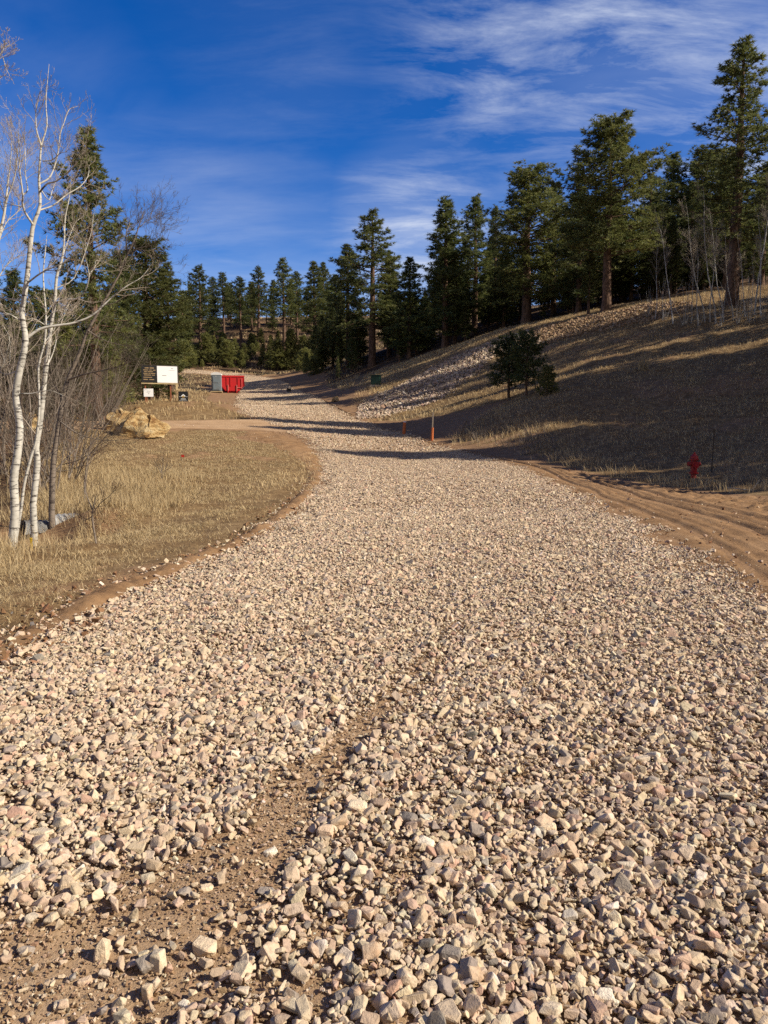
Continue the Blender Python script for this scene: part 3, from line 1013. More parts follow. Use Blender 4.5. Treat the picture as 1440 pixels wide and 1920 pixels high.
# ------------------------------------------------------------------ pines
def pine_meshes(seed, h, crown_from, half_w, shape, n_br, r0, hue=0.0, tuft=0.30, dens=1.0):
    """ponderosa pine, base at the origin; shape(f) is crown radius 0..1 with f = 0 crown bottom .. 1 top"""
    rng = np.random.default_rng(seed)
    tb = Tubes()
    n = 14
    z = np.linspace(-0.3, h * 0.985, n)
    sway = np.cumsum(rng.normal(0, 0.012 * h / n, (n, 2)), axis=0)
    path = np.c_[sway, z]
    rad = r0 * (1 - np.linspace(0, 1, n)) ** 0.75 + 0.02
    rad[0] *= 1.25
    tb.add(path, rad, 9)
    cen, dr = [], []
    golden = 2.39996
    az = rng.uniform(0, 6.28)
    lop = rng.uniform(0, 6.28)
    for i in range(n_br):
        f = ((i + rng.random()) / n_br)
        f = f ** 0.92
        zz = h * (crown_from + (1 - crown_from) * f * 0.985)
        az += golden + rng.normal(0, 0.5)
        L = half_w * shape(f) * rng.uniform(0.55, 1.18) * (1 + 0.18 * math.cos(az - lop)) + 0.15
        if rng.random() < 0.10: L *= 0.5
        pitch = -0.28 + 0.95 * f + rng.normal(0, 0.16)
        d = np.array([math.cos(az) * math.cos(pitch), math.sin(az) * math.cos(pitch), math.sin(pitch)])
        p0 = np.array([np.interp(zz, z, path[:, 0]), np.interp(zz, z, path[:, 1]), zz])
        q = limb_path(rng, p0, d, L, 5, 0.10, 0.09)
        tb.add(q, np.linspace(max(0.018, min(0.07, L * 0.02)), 0.008, 5), 4)
        m = int(L * 15 * dens) + 5
        u = 0.18 + 0.84 * rng.random(m) ** 0.75
        k = np.minimum((u * 4).astype(int), 3); w_ = (u * 4 - k)[:, None]
        c = q[k] * (1 - w_) + q[k + 1] * w_
        side = np.cross(d, [0, 0, 1.0]); side = unit(side)
        spread = (0.10 + 0.34 * L * (1.05 - u) ** 0.8)[:, None]
        off = side * rng.normal(0, 1, (m, 1)) * spread * 0.85 + np.array([0, 0, 1.0]) * rng.normal(0.06, 0.13, (m, 1)) * (0.5 + spread) + d * rng.normal(0, 0.1, (m, 1))
        c = c + off
        cen.append(c)
        dd = d * 0.8 + off / (np.linalg.norm(off, axis=1, keepdims=True) + 1e-6) * 0.7 + np.array([0, 0, 0.55])
        dr.append(dd / np.linalg.norm(dd, axis=1, keepdims=True))
    # dead stubs below the crown
    for i in range(int(10 * crown_from / 0.3) if crown_from > 0.13 else 0):
        zz = h * rng.uniform(0.12, crown_from)
        a = rng.uniform(0, 6.28)
        tb.add(limb_path(rng, (0, 0, zz), (math.cos(a), math.sin(a), 0.05), rng.uniform(0.4, 1.4), 4, 0.12, -0.03), np.linspace(0.02, 0.006, 4), 3)
    cen = np.vstack(cen); dr = np.vstack(dr)
    M, B = len(cen), 12
    c = np.repeat(cen, B, 0); d = np.repeat(dr, B, 0)
    v = rng.normal(size=(M * B, 3)); v /= np.linalg.norm(v, axis=1, keepdims=True)
    dv = d * 0.85 + v * 0.95
    dv /= np.linalg.norm(dv, axis=1, keepdims=True)
    ln = tuft * rng.uniform(0.55, 1.15, (M * B, 1))
    s = np.cross(dv, rng.normal(size=(M * B, 3))); s /= np.linalg.norm(s, axis=1, keepdims=True)
    wd = tuft * 0.09
    V = np.stack([c + s * wd, c - s * wd, c + dv * ln], 1).reshape(-1, 3)
    Fc = np.arange(len(V)).reshape(-1, 3)
    hue_t = np.repeat(np.clip(rng.normal(0.5, 0.22, M) + hue, 0, 1), B * 3)[:, None]
    col = np.array([0.056, 0.084, 0.031]) * (1 - hue_t) + np.array([0.205, 0.205, 0.062]) * hue_t
    col = col * np.repeat(rng.uniform(0.8, 1.2, M * B), 3)[:, None]
    return tb.mesh('trunk', M_BARK), mesh_np('crown', V, Fc, M_NEEDLE, col)


def sh_cone(f): return max(0.05, (1 - f) ** 0.72 * (0.55 + 0.45 * min(1, f * 5)))
def sh_col(f): return max(0.06, (1 - f ** 2.6) * (0.6 + 0.4 * min(1, f * 4)) * (0.85 + 0.15 * math.sin(f * 17)))
def sh_round(f): return max(0.10, math.sqrt(max(0.0, 1 - (1.75 * (f - 0.43)) ** 2)) * (0.82 + 0.2 * math.sin(f * 13 + 1)))
def sh_gap(f): return max(0.07, (1 - f ** 3.0) * (0.55 + 0.45 * abs(math.sin(f * 8.5 + 0.7))))
def sh_bush(f): return max(0.1, (1 - f) ** 0.6)


KINDS_P = {}
def kind(name, *a, **k):
    KINDS_P[name] = (pine_meshes(*a, **k), a[1])


kind('cone_a', 101, 16.0, 0.10, 2.6, sh_cone, 120, 0.22)
kind('cone_b', 102, 15.0, 0.08, 2.5, sh_cone, 125, 0.20, hue=-0.12)
kind('cone_c', 103, 17.0, 0.22, 2.4, sh_cone, 108, 0.22, hue=0.05)
kind('col_a', 104, 17.0, 0.20, 2.5, sh_col, 112, 0.24)
kind('col_b', 105, 18.0, 0.14, 2.3, sh_col, 125, 0.24, hue=-0.1)
kind('gap_a', 106, 17.0, 0.26, 2.7, sh_gap, 92, 0.25, hue=0.05)
kind('gap_b', 107, 18.0, 0.20, 2.6, sh_gap, 100, 0.25)
kind('broad', 108, 17.0, 0.17, 3.6, sh_round, 170, 0.34, hue=0.12)
kind('slim_a', 114, 16.0, 0.36, 2.2, sh_cone, 80, 0.20, hue=-0.05)
kind('slim_b', 115, 16.0, 0.42, 2.1, sh_col, 72, 0.20, hue=-0.1)
kind('slim_c', 116, 16.0, 0.30, 2.2, sh_gap, 78, 0.20)
kind('giant', 113, 17.0, 0.29, 3.6, sh_round, 150, 0.27, hue=0.12)
kind('tall', 109, 21.0, 0.24, 2.6, sh_gap, 110, 0.30, hue=0.05)
kind('bush_a', 110, 3.6, 0.05, 1.1, sh_bush, 44, 0.06, hue=0.55, tuft=0.26, dens=1.3)
kind('bush_b', 111, 2.6, 0.04, 1.2, sh_bush, 36, 0.05, hue=0.65, tuft=0.24, dens=1.3)
kind('young', 112, 3.4, 0.22, 1.3, sh_round, 40, 0.06, hue=-0.25, tuft=0.20, dens=1.7)


def pine(kd, loc, height, rz, label, group, width=1.0, name='pine_tree', cat='pine tree'):
    (tm, cm), h0 = KINDS_P[kd]
    o = thing(name, label, cat, loc, rz, group)
    s = height / h0
    o.scale = (s * width, s * width, s)
    put('trunk', tm, o); put('crown', cm, o)
    return o


PT = random.Random(5)


def pine_at(px, top, d, kd, label, group, width_px=None, **k):
    """stands at distance d in the direction of the photo column px, on the ground, tall enough to reach the photo row top"""
    v = unproj(px, top, d)
    z = float(Hs(v.x, d))
    h = max(1.2, v.z - z)
    wd = 1.0
    if width_px:
        (tm, cm), h0 = KINDS_P[kd]
        co = cm.attributes['position'].data
        a = np.empty(len(co) * 3, np.float32); co.foreach_get('vector', a); a = a.reshape(-1, 3)
        cur = np.percentile(np.abs(a[:, 0]), 92) * 2 * (h / h0) * F / d
        wd = float(np.clip(width_px / cur, 0.55, 1.7))
    return pine(kd, (v.x, d, z - 0.05), h, PT.uniform(0, 6.28), label, group, wd, **k)


G_LEFT = 'pines of the left roadside wood'
G_FAR = 'pines on the hill behind the end of the road'
G_RIGHT = 'pines along the top of the cut slope'
# -- left wood
pine_at(163, 240, 47, 'gap_a', 'tallest pine of the left wood, rising alone above the bare aspens', G_LEFT, 125)
pine_at(268, 452, 66, 'broad', 'broad rounded pine right of the tallest left pine', G_LEFT, 120)
pine_at(312, 492, 70, 'col_a', 'narrow pine at the right end of the left wood', G_LEFT, 62)
pine_at(225, 470, 62, 'cone_a', 'pine tucked below the right side of the tallest left pine', G_LEFT, 90)
for px, top, d, kd, wpx in ((20, 505, 62, 'cone_b', 70), (-30, 470, 60, 'col_b', 80), (75, 545, 58, 'broad', 110), (125, 520, 64, 'cone_c', 80), (180, 560, 55, 'broad', 120), (232, 565, 60, 'cone_b', 80), (290, 590, 66, 'cone_a', 80),
                           (30, 600, 55, 'cone_a', 90), (110, 620, 52, 'bush_a', 100), (190, 640, 54, 'bush_a', 70), (160, 650, 50, 'bush_b', 90), (-60, 560, 56, 'cone_c', 100), (60, 660, 50, 'bush_a', 90)):
    pine_at(px, top, d, kd, 'green pine packed behind the bare brush of the left wood', G_LEFT, wpx)
# -- far hill, skyline from left to right
FARP = [(340, 545, 150, 'slim_a', 50, 'dark short pine at the left end of the far hill skyline'),
        (372, 498, 158, 'slim_c', 58, 'leftmost tall pine on the far hill, bare trunk showing below its crown'),
        (399, 520, 182, 'slim_b', 34, 'slender pine right of the leftmost tall far-hill pine'),
        (417, 511, 176, 'slim_a', 40, 'second peak of the far hill skyline, above the grey toilet'),
        (432, 530, 190, 'slim_a', 34, 'thin pine on the far hill directly above the red dumpster'),
        (450, 520, 160, 'slim_b', 42, 'full pine with a pale trunk on the far hill above the red dumpster'),
        (483, 500, 178, 'slim_c', 40, 'pine with a small detached top on the far hill skyline'),
        (470, 528, 185, 'slim_a', 36, 'pine just left of the one with the detached top'),
        (512, 525, 190, 'slim_b', 40, 'flat-topped pine left of the tallest far-hill pine'),
        (531, 485, 165, 'slim_a', 46, 'tallest pointed pine in the middle of the far hill'),
        (556, 510, 170, 'slim_b', 46, 'pine just right of the tallest far-hill pine'),
        (588, 490, 150, 'cone_c', 50, 'left one of a pair of pointed pines right of the far hill'),
        (606, 492, 155, 'cone_a', 44, 'right one of a pair of pointed pines right of the far hill'),
        (628, 515, 140, 'cone_b', 50, 'dark pine left of the flat-headed pine where both hills meet')]
for px, top, d, kd, wpx, lb in FARP:
    pine_at(px, top, d, kd, lb, G_FAR, wpx)
rr = random.Random(21)
for i in range(46):
    px = rr.uniform(325, 640); d = rr.uniform(176, 225)
    pine_at(px, rr.uniform(530, 585), d, rr.choice(['slim_a', 'slim_b', 'cone_a', 'cone_b']), 'lower pine standing back among the far hill pines', G_FAR, rr.uniform(22, 36))
for px, top, d, kd, wpx in ((350, 605, 150, 'cone_a', 40), (385, 628, 152, 'bush_a', 28), (425, 640, 150, 'bush_a', 26), (520, 640, 150, 'bush_a', 28), (545, 620, 150, 'bush_a', 26), (345, 640, 148, 'bush_b', 34),
                           (592, 610, 128, 'cone_b', 50)):
    pine_at(px, top, d, kd, 'mid-height young pine low on the far hillside', 'young pines on the far hillside', wpx, name='young_pine', cat='young pine')
for i in range(90):
    px = rr.uniform(335, 600); py = rr.uniform(640, 690) if px < 560 else rr.uniform(650, 705)
    v = hit(px, py)
    if v.y < 132 and px < 540: continue
    hh = rr.uniform(1.4, 3.4)
    pine(rr.choice(['bush_a', 'bush_b']), (v.x, v.y, v.z - 0.05), hh, rr.uniform(0, 6.28), 'small bright green bushy pine on the far hillside', 'bushy young pines on the far hillside', rr.uniform(0.85, 1.25), 'young_pine', 'young pine')
# -- right wood
RP = [(652, 458, 108, 'cone_a', 84, 'flat-headed pine where the right wood meets the far hill'),
      (698, 394, 100, 'gap_a', 96, 'tall open-crowned pine at the left end of the right wood'),
      (730, 470, 104, 'cone_c', 60, 'pine leaning against the right side of the tall open-crowned pine'),
      (768, 482, 92, 'cone_b', 74, 'dark low pine in the notch of the right wood skyline'),
      (838, 372, 86, 'cone_b', 84, 'tall narrow pine right of the skyline notch'),
      (892, 366, 90, 'col_b', 96, 'second tall pine right of the skyline notch'),
      (930, 386, 96, 'gap_b', 50, 'thin-topped pine behind the second tall pine'),
      (994, 317, 80, 'broad', 116, 'yellow-green pine with a domed top left of the biggest pine'),
      (1043, 342, 84, 'cone_a', 66, 'pointed pine squeezed between the domed pine and the biggest pine'),
      (1148, 227, 66.5, 'giant', 135, 'biggest pine, massive crown and thick reddish trunk on the slope top'),
      (1092, 330, 74, 'cone_b', 90, 'dark pine hidden in the left flank of the biggest pine'),
      (1222, 325, 84, 'gap_b', 70, 'lower pine just right of the biggest pine'),
      (1265, 288, 88, 'col_a', 90, 'round-topped pine midway between the biggest and the tallest right pine'),
      (1326, 284, 86, 'broad', 110, 'bushy topped pine left of the tallest right pine'),
      (1398, 68, 56, 'tall', 118, 'tallest pine at the right edge, open crown high against the sky'),
      (1372, 275, 70, 'cone_c', 100, 'pine in front of the trunk of the tallest right pine'),
      (1440, 300, 64, 'col_b', 100, 'pine cut by the right edge of the view'),
      (1300, 340, 78, 'cone_a', 90, 'pine behind the bare aspens of the slope top'),
      (1190, 400, 76, 'cone_b', 70, 'small pine under the right flank of the biggest pine'),
      (1106, 470, 68, 'cone_c', 54, 'slim pine with a bare trunk left of the biggest trunk')]
for px, top, d, kd, wpx, lb in RP:
    pine_at(px, top, d, kd, lb, G_RIGHT, wpx)
for i in range(95):
    px = rr.uniform(610, 1470)
    dc = np.interp(px, [600, 750, 920, 1130, 1440], [104, 92, 82, 73, 66])
    d = dc + rr.uniform(0, 34)
    sky = np.interp(px, [600, 660, 700, 770, 840, 900, 960, 1000, 1050, 1100, 1150, 1210, 1260, 1330, 1400, 1470], [540, 490, 460, 510, 430, 420, 440, 400, 400, 360, 330, 360, 330, 325, 300, 300])
    top = sky + rr.uniform(10, 130)
    pine_at(px, top, d, rr.choice(['cone_a', 'cone_b', 'cone_a', 'col_b', 'gap_b']), 'pine deep in the dense right wood behind the front row', G_RIGHT, rr.uniform(58, 100))
for i in range(54):
    px = rr.uniform(600, 1440)
    dc = np.interp(px, [600, 750, 920, 1130, 1440], [98, 88, 78, 70, 62])
    v = unproj(px, 600, dc + rr.uniform(3, 18))
    pine(rr.choice(['cone_c', 'cone_b', 'cone_a']), (v.x, v.y, float(Hs(v.x, v.y)) - 0.05), rr.uniform(3, 8.5), rr.uniform(0, 6.28), 'small pine in the shade at the foot of the right wood', 'undergrowth pines of the right wood', rr.uniform(0.9, 1.3), 'young_pine', 'young pine')
# trees of the same wood standing right of the view; they shade the slope
TANE, TANA = math.tan(SUN_EL), 0.268
for sl, x, tip in ((21.8, 33, 7.8), (23.2, 37, 7.4), (24.4, 29, 7.0), (25.4, 34, 6.6), (26.6, 30, 6.4), (27.6, 37, 7.0), (29.4, 28, 6.4), (30.4, 32, 6.0), (31.6, 37, 5.5), (32.8, 27, 5.5), (33.6, 33, -2.5), (34.6, 24, 0.5), (36.2, 30, 6.0), (37.4, 34, 9.0), (38.4, 28, 3.0), (39.2, 37, 4.0), (28.6, 39, 13.0), (36.8, 39, 12.0),
                   (40.8, 24, -4.0), (41.6, 29, -13.0), (42.6, 34, -8.0), (43.6, 25, 0.0), (45.4, 29, -8.0), (46.4, 35, -11.0), (51.2, 29, 0.0), (52.0, 38, 8.0), (39.7, 37, 9.0), (28.4, 36, 12.0), (41.1, 34, -13.0), (42.2, 27, -11.0), (43.0, 36, -6.0), (33.2, 29, -2.0), (34.2, 35, -1.0), (46.0, 25, -10.0), (47.0, 33, -9.0), (55.5, 33, -2.0), (59.0, 37, 0.0), (62.5, 40, 6.0)):
    y = sl - TANA * (x - 3)
    if x < 0.53 * y + 2: x = 0.53 * y + 2.5; y = sl - TANA * (x - 3)
    h = float(Hs(tip, sl - TANA * (tip - 3))) + TANE * (x - tip) / 0.966 - float(Hs(x, y))
    pine(rr.choice(['cone_a', 'cone_b', 'col_a', 'col_b', 'cone_c']), (x, y, float(Hs(x, y)) - 0.05), min(max(h, 5), 21), rr.uniform(0, 6.28), 'pine of the right wood standing beyond the right edge of the view', G_RIGHT, 1.0 if h > 12 else 1.3)

# -- two young pines and a dark bush on the slope
v = hit(954, 746); pine('young', v, 3.5, 0.4, 'left one of two small thin pines standing on the grass slope', 'young pines on the cut slope', 1.15, 'young_pine', 'young pine')
v = hit(987, 742); pine('young', v, 3.4, 2.1, 'right, fuller one of two small pines standing on the grass slope', 'young pines on the cut slope', 1.0, 'young_pine', 'young pine')
v = hit(1026, 740); pine('bush_b', v, 1.5, 1.0, 'low dark pine bush right of the two small slope pines', 'young pines on the cut slope', 1.0, 'young_pine', 'young pine')

# ------------------------------------------------------------------ aspens and bare brush, left
A_D = 11.2
traced_tree('aspen_tree', 'white-barked bare aspen nearest the left edge, tallest of the group', 'aspen tree',
            [(22, 1035), (28, 960), (26, 900), (33, 850), (37, 800), (30, 740), (38, 690), (48, 640), (41, 590), (45, 560), (52, 510), (58, 450), (63, 420), (75, 385), (73, 340), (75, 300), (78, 270), (88, 235), (86, 190), (92, 120)], A_D,
            [23, 21, 20, 19, 18, 18, 17, 15, 14, 13.5, 13, 12, 11, 8.5, 7, 6, 5, 4, 3, 1.2],
            [([(48, 636), (75, 617), (110, 610), (140, 605), (175, 590), (207, 560), (240, 535), (265, 520), (285, 495)], 8, 0.06),
             ([(62, 421), (48, 400), (42, 380), (43, 365), (36, 310), (38, 290), (33, 245)], 6, -0.08),
             ([(43, 366), (52, 355), (48, 330), (47, 280), (44, 250)], 4, 0.08),
             ([(43, 388), (20, 383), (-15, 375)], 3, 0.05),
             ([(75, 394), (100, 385), (125, 365), (150, 350), (165, 330), (167, 310)], 4.5, 0.10),
             ([(73, 362), (88, 345), (105, 340), (125, 325), (140, 310), (158, 285), (162, 260)], 5, -0.12),
             ([(74, 345), (95, 330), (108, 290), (112, 255), (120, 230), (130, 205), (145, 200)], 4.5, 0.08),
             ([(80, 302), (98, 300), (112, 288), (126, 284)], 3, -0.05),
             ([(77, 272), (68, 240), (68, 200), (75, 170)], 4, -0.06),
             ([(74, 352), (92, 375), (100, 350), (125, 300)], 3, 0.10),
             ([(52, 530), (80, 510), (115, 495), (143, 480)], 5, -0.10),
             ([(40, 566), (20, 560), (-20, 562)], 4.5, 0.08),
             ([(36, 600), (15, 588), (-20, 582)], 4, -0.06),
             ([(30, 697), (10, 702), (-10, 690)], 4, 0.05),
             ([(38, 738), (60, 738), (92, 732), (120, 742)], 5, -0.04)],
            M_ASPEN, 301, (4, 0.62))
traced_tree('aspen_tree', 'white-barked bare aspen right behind the tallest, with a forked crooked limb', 'aspen tree',
            [(62, 945), (70, 870), (68, 840), (74, 800), (80, 750), (84, 710), (90, 660), (97, 600), (103, 565), (106, 520), (115, 490), (120, 460), (122, 410), (130, 370), (134, 330)], 13.2,
            [16, 15, 14, 14, 13, 12, 12, 10, 9, 8, 7, 5, 4, 3, 1.2],
            [([(105, 567), (125, 562), (145, 560), (160, 545), (167, 515), (160, 480), (160, 450)], 6, -0.10),
             ([(166, 516), (178, 500), (182, 488), (210, 497)], 3, 0.06),
             ([(118, 478), (126, 455), (140, 420), (152, 408)], 3.5, 0.12),
             ([(121, 440), (116, 410), (112, 380)], 3, -0.1),
             ([(86, 690), (100, 660), (112, 612), (130, 570)], 4, 0.1),
             ([(105, 540), (140, 520), (170, 440), (175, 400)], 3, 0.1)],
            M_ASPEN, 302, (5, 0.75))
traced_tree('aspen_tree', 'thin white aspen stem curving up between the two thicker aspens', 'aspen tree',
            [(30, 1010), (40, 950), (46, 905), (60, 850), (68, 825), (74, 760), (72, 690), (84, 640), (86, 590), (81, 520), (85, 470), (88, 440)], 12.0,
            [8, 7.5, 7, 7, 6, 5.5, 5.5, 5, 5, 4, 3, 1.2],
            [([(85, 600), (100, 585), (122, 580)], 2.5, 0.1), ([(85, 610), (65, 598), (50, 600)], 2.5, -0.1), ([(85, 640), (105, 612), (128, 570)], 2.5, 0.1)],
            M_ASPEN, 303, (5, 0.6))
traced_tree('bare_tree', 'grey-barked bare tree leaning right over the brush behind the aspens', 'bare tree',
            [(97, 955), (100, 870), (110, 800), (118, 750), (128, 710), (150, 660), (165, 620), (190, 575), (215, 530), (228, 505), (240, 475), (250, 455), (262, 420), (270, 395)], 14.5,
            [15, 14, 13, 12, 11, 9, 8, 7, 6, 5, 4.5, 4, 3, 1.2],
            [([(240, 478), (236, 440), (243, 420), (240, 405)], 3, 0.1), ([(236, 480), (262, 465), (285, 460), (300, 445)], 3, -0.1), ([(262, 425), (275, 415), (300, 400)], 2, 0.1),
             ([(128, 712), (165, 700), (215, 690), (260, 672)], 5, -0.12), ([(118, 750), (90, 700), (70, 660)], 4, 0.1), ([(165, 620), (200, 640), (240, 650)], 3.5, -0.1),
             ([(112, 790), (150, 815), (200, 826), (250, 822)], 4, -0.12)],
            M_GREYBARK, 304, (8, 0.9), c_grey)
traced_tree('aspen_tree', 'bare aspen outside the left edge, only its pale crown twigs reach in', 'aspen tree',
            [(-60, 1040), (-55, 900), (-40, 700), (-20, 560), (-5, 460), (8, 400), (14, 350), (20, 300), (22, 250)], 12.5,
            [18, 17, 15, 12, 9, 7, 5, 3, 1.2],
            [([(-5, 460), (10, 420), (30, 400), (50, 380)], 4, 0.08), ([(8, 400), (-10, 350), (-20, 300)], 3, 0.1), ([(10, 380), (28, 330), (34, 270), (36, 225)], 4, -0.08),
             ([(-18, 550), (10, 500), (38, 478)], 4, 0.08), ([(-30, 640), (-5, 700), (18, 640), (5, 610)], 4, -0.06), ([(-40, 690), (-10, 640), (15, 690), (20, 640)], 3, 0.05)],
            M_ASPEN, 305, (7, 0.8))
traced_tree('aspen_tree', 'tall bare tree beyond the left edge with twig tips in the top corner', 'aspen tree',
            [(-190, 1060), (-180, 800), (-150, 500), (-110, 300), (-80, 180), (-50, 100), (-40, 40)], 10.0, [22, 20, 16, 11, 7, 4, 1.5],
            [([(-110, 300), (-60, 190), (-20, 130), (2, 100), (12, 80)], 6, 0.05), ([(-30, 140), (0, 104), (12, 130), (18, 142)], 3, 0.02), ([(-80, 180), (-40, 120), (-5, 95), (20, 84)], 4, 0.03)],
            M_ASPEN, 306, (6, 0.35))
traced_tree('sapling', 'slim pale sapling with a forked top standing in the dry grass', 'sapling',
            [(183, 1035), (177, 1000), (173, 970), (174, 955), (180, 930)], 11.3, [5, 5, 4.5, 4, 2],
            [([(174, 957), (165, 935), (160, 912), (168, 860), (172, 830)], 3.5, 0.05), ([(173, 968), (160, 975), (148, 970)], 2.5, 0.04), ([(176, 962), (186, 946), (205, 930), (220, 915)], 2.5, -0.05), ([(168, 870), (180, 840), (186, 810)], 2, 0.05)],
            M_GREYBARK, 307, (4, 0.35), c_brown)
traced_tree('sapling', 'straight pale sapling stem left of the yellow boulder', 'sapling',
            [(158, 905), (163, 870), (168, 840), (172, 815), (176, 780)], 16.5, [4, 4, 3.5, 3, 1.2], [([(168, 842), (180, 810), (188, 795)], 2, 0.08), ([(165, 860), (155, 830), (150, 800)], 2, -0.08)], M_GREYBARK, 308, (4, 0.4), c_grey)
traced_tree('shrub', 'small leafless shrub alone in the middle of the dry grass', 'shrub',
            [(304, 902), (303, 885), (300, 870)], 22.0, [3, 2.5, 1.5], [([(304, 895), (312, 875), (314, 862)], 2, 0.03), ([(304, 890), (294, 872), (290, 865)], 2, -0.03), ([(303, 885), (306, 868), (303, 855)], 2, 0.02)], M_GREYBARK, 309, (3, 0.35), c_brown)

# bare brush
B1 = bare_tree('bare_shrub', 'tangled grey leafless shrub in the brush behind the aspens', 'shrub', 401, 5.0, 0.032, M_GREYBARK, c_grey, 18, 1.8, stems=5, level=2, count=8, start=0.08, spread=0.32, group='bare shrubs of the left brush')
B2 = bare_tree('bare_shrub', 'tangled brown leafless shrub in the brush behind the aspens', 'shrub', 402, 3.8, 0.026, M_GREYBARK, c_brown, 20, 1.5, stems=6, level=2, count=8, start=0.05, spread=0.42, group='bare shrubs of the left brush')
B3 = bare_tree('bare_shrub', 'pale slender leafless shrub in the brush behind the aspens', 'shrub', 403, 6.2, 0.038, M_GREYBARK, c_grey, 16, 1.8, stems=3, level=2, count=7, start=0.15, spread=0.22, group='bare shrubs of the left brush')
rb = random.Random(31)
first = {0: True, 1: True, 2: True}
for px, d, s in ((55, 19, 1.0), (110, 20, 1.0), (140, 22, 0.6), (35, 24, 1.15), (90, 26, 1.15), (130, 28, 0.9), (192, 38, 0.95), (215, 44, 0.95), (222, 56, 1.1), (205, 44, 1.2), (165, 40, 1.2), (120, 36, 1.2), (70, 33, 1.2), (25, 30, 1.2), (-15, 21, 1.1),
                 (-25, 28, 1.2), (248, 68, 1.1), (180, 50, 1.4), (100, 18, 0.7), (60, 23, 0.9), (-40, 19, 1.0), (195, 40, 1.1), (205, 48, 1.1), (90, 30, 1.2), (130, 24, 0.8), (20, 20, 0.9), (215, 58, 1.3), (285, 72, 1.0)):
    k = rb.choice([0, 0, 1, 1, 2])
    v = unproj(px, 800, d)
    loc = (v.x, d, float(Hs(v.x, d)))
    src = (B1, B2, B3)[k]
    if first[k]:
        src.location = loc; src.rotation_euler = (0, 0, rb.uniform(0, 6.28)); src.scale = (s, s, s); first[k] = False
    else:
        dup(src, loc, rb.uniform(0, 6.28), s)
# bare bushes by the site entrance and along the slope toe
T1 = bare_tree('bare_shrub', 'thin leafless sapling right of the billboard', 'shrub', 404, 3.6, 0.03, M_GREYBARK, c_grey, 9, 1.0, stems=2, level=1, start=0.2, spread=0.12, group='saplings beside the billboard')
v = hit(343, 723); T1.location = v
v = hit(356, 720); dup(T1, v, 2.0, 0.85)
v = hit(392, 716); dup(T1, v, 1.0, 0.3, 'tiny dark shrub left of the grey portable toilet')

# right hand aspens on the slope top
R1 = bare_tree('aspen_tree', 'bare white aspen leaning left on the slope top, right of the biggest pine', 'aspen tree', 501, 8.5, 0.055, M_ASPEN, c_pale, 20, 2.0, level=2, lean=0.10, start=0.38, up=0.16, group='bare aspens on the slope top')
R2 = bare_tree('aspen_tree', 'bare white aspen in the middle of the slope-top clump', 'aspen tree', 502, 8.5, 0.052, M_ASPEN, c_pale, 20, 1.8, level=2, lean=0.10, start=0.42, up=0.2, group='bare aspens on the slope top')
R3 = bare_tree('aspen_tree', 'small bare aspen clump at the foot of the slope-top aspens', 'aspen tree', 503, 4.6, 0.022, M_ASPEN, c_grey, 16, 1.1, stems=6, level=2, start=0.25, spread=0.18, group='bare aspens on the slope top')
used = set()
for px, py, top, src, tilt, lb in ((1262, 607, 395, R1, -0.16, None), (1322, 604, 380, R2, -0.14, None), (1342, 606, 350, R2, -0.10, 'tallest bare white aspen of the slope-top clump'), (1310, 608, 440, R1, -0.05, 'slim bare aspen left of the slope-top clump'), (1358, 604, 395, R2, 0.02, 'rightmost stem of the slope-top aspen clump'),
                                   (1415, 590, 300, R1, -0.06, 'bare aspen below the tallest right pine'), (1446, 585, 290, R1, 0.05, 'bare aspen branching in at the right edge of the view'), (1398, 596, 430, R2, 0.03, 'short bare aspen right of the slope-top clump'), (1410, 580, 470, R2, 0.0, 'small forked bare aspen before the shaded wood at right'),
                                   (1228, 598, 450, R1, -0.10, 'thin grey bare aspen leaning at the left of the slope-top aspens'), (1296, 606, 470, R2, -0.12, 'thin bare aspen between the leaning aspen and the clump'), (1332, 604, 430, R1, 0.06, 'thin crooked bare aspen inside the slope-top clump'), (1375, 600, 420, R2, -0.04, 'lone bare aspen stem between the clump and the tallest pine'), (1427, 592, 380, R2, -0.08, 'slim bare aspen close to the right edge'),
                                   (1215, 594, 530, R3, 0, 'grey brush at the left end of the slope-top aspens'), (1310, 612, 540, R3, 0, 'low shoots in front of the slope-top clump'), (1405, 604, 500, R3, 0, 'dense bare shoots below the tallest right pine'),
                                   (1285, 608, 520, R3, 0, None), (1350, 612, 520, R3, 0, 'low clump of bare aspen shoots under the tallest slope-top aspen'), (1385, 606, 510, R3, 0, 'low clump of bare shoots right of the slope-top aspens'), (1245, 600, 510, R3, 0, 'low grey brush beside the rock on the slope top'), (1430, 600, 520, R3, 0, 'bare brush low at the right edge of the view')):
    v = hit(px, py)
    top_v = unproj(px, top, v.y)
    h0 = {R1: 8.3, R2: 8.3, R3: 4.4}[src]
    s = max(0.3, (top_v.z - v.z) / h0)
    if src not in used:
        used.add(src); src.location = v; src.scale = (s, s, s); src.rotation_euler = (0.0, tilt, rb.uniform(0, 6.28))
    else:
        dup(src, v, rb.uniform(0, 6.28), s, lb, (0, tilt))
v = hit(900, 812)
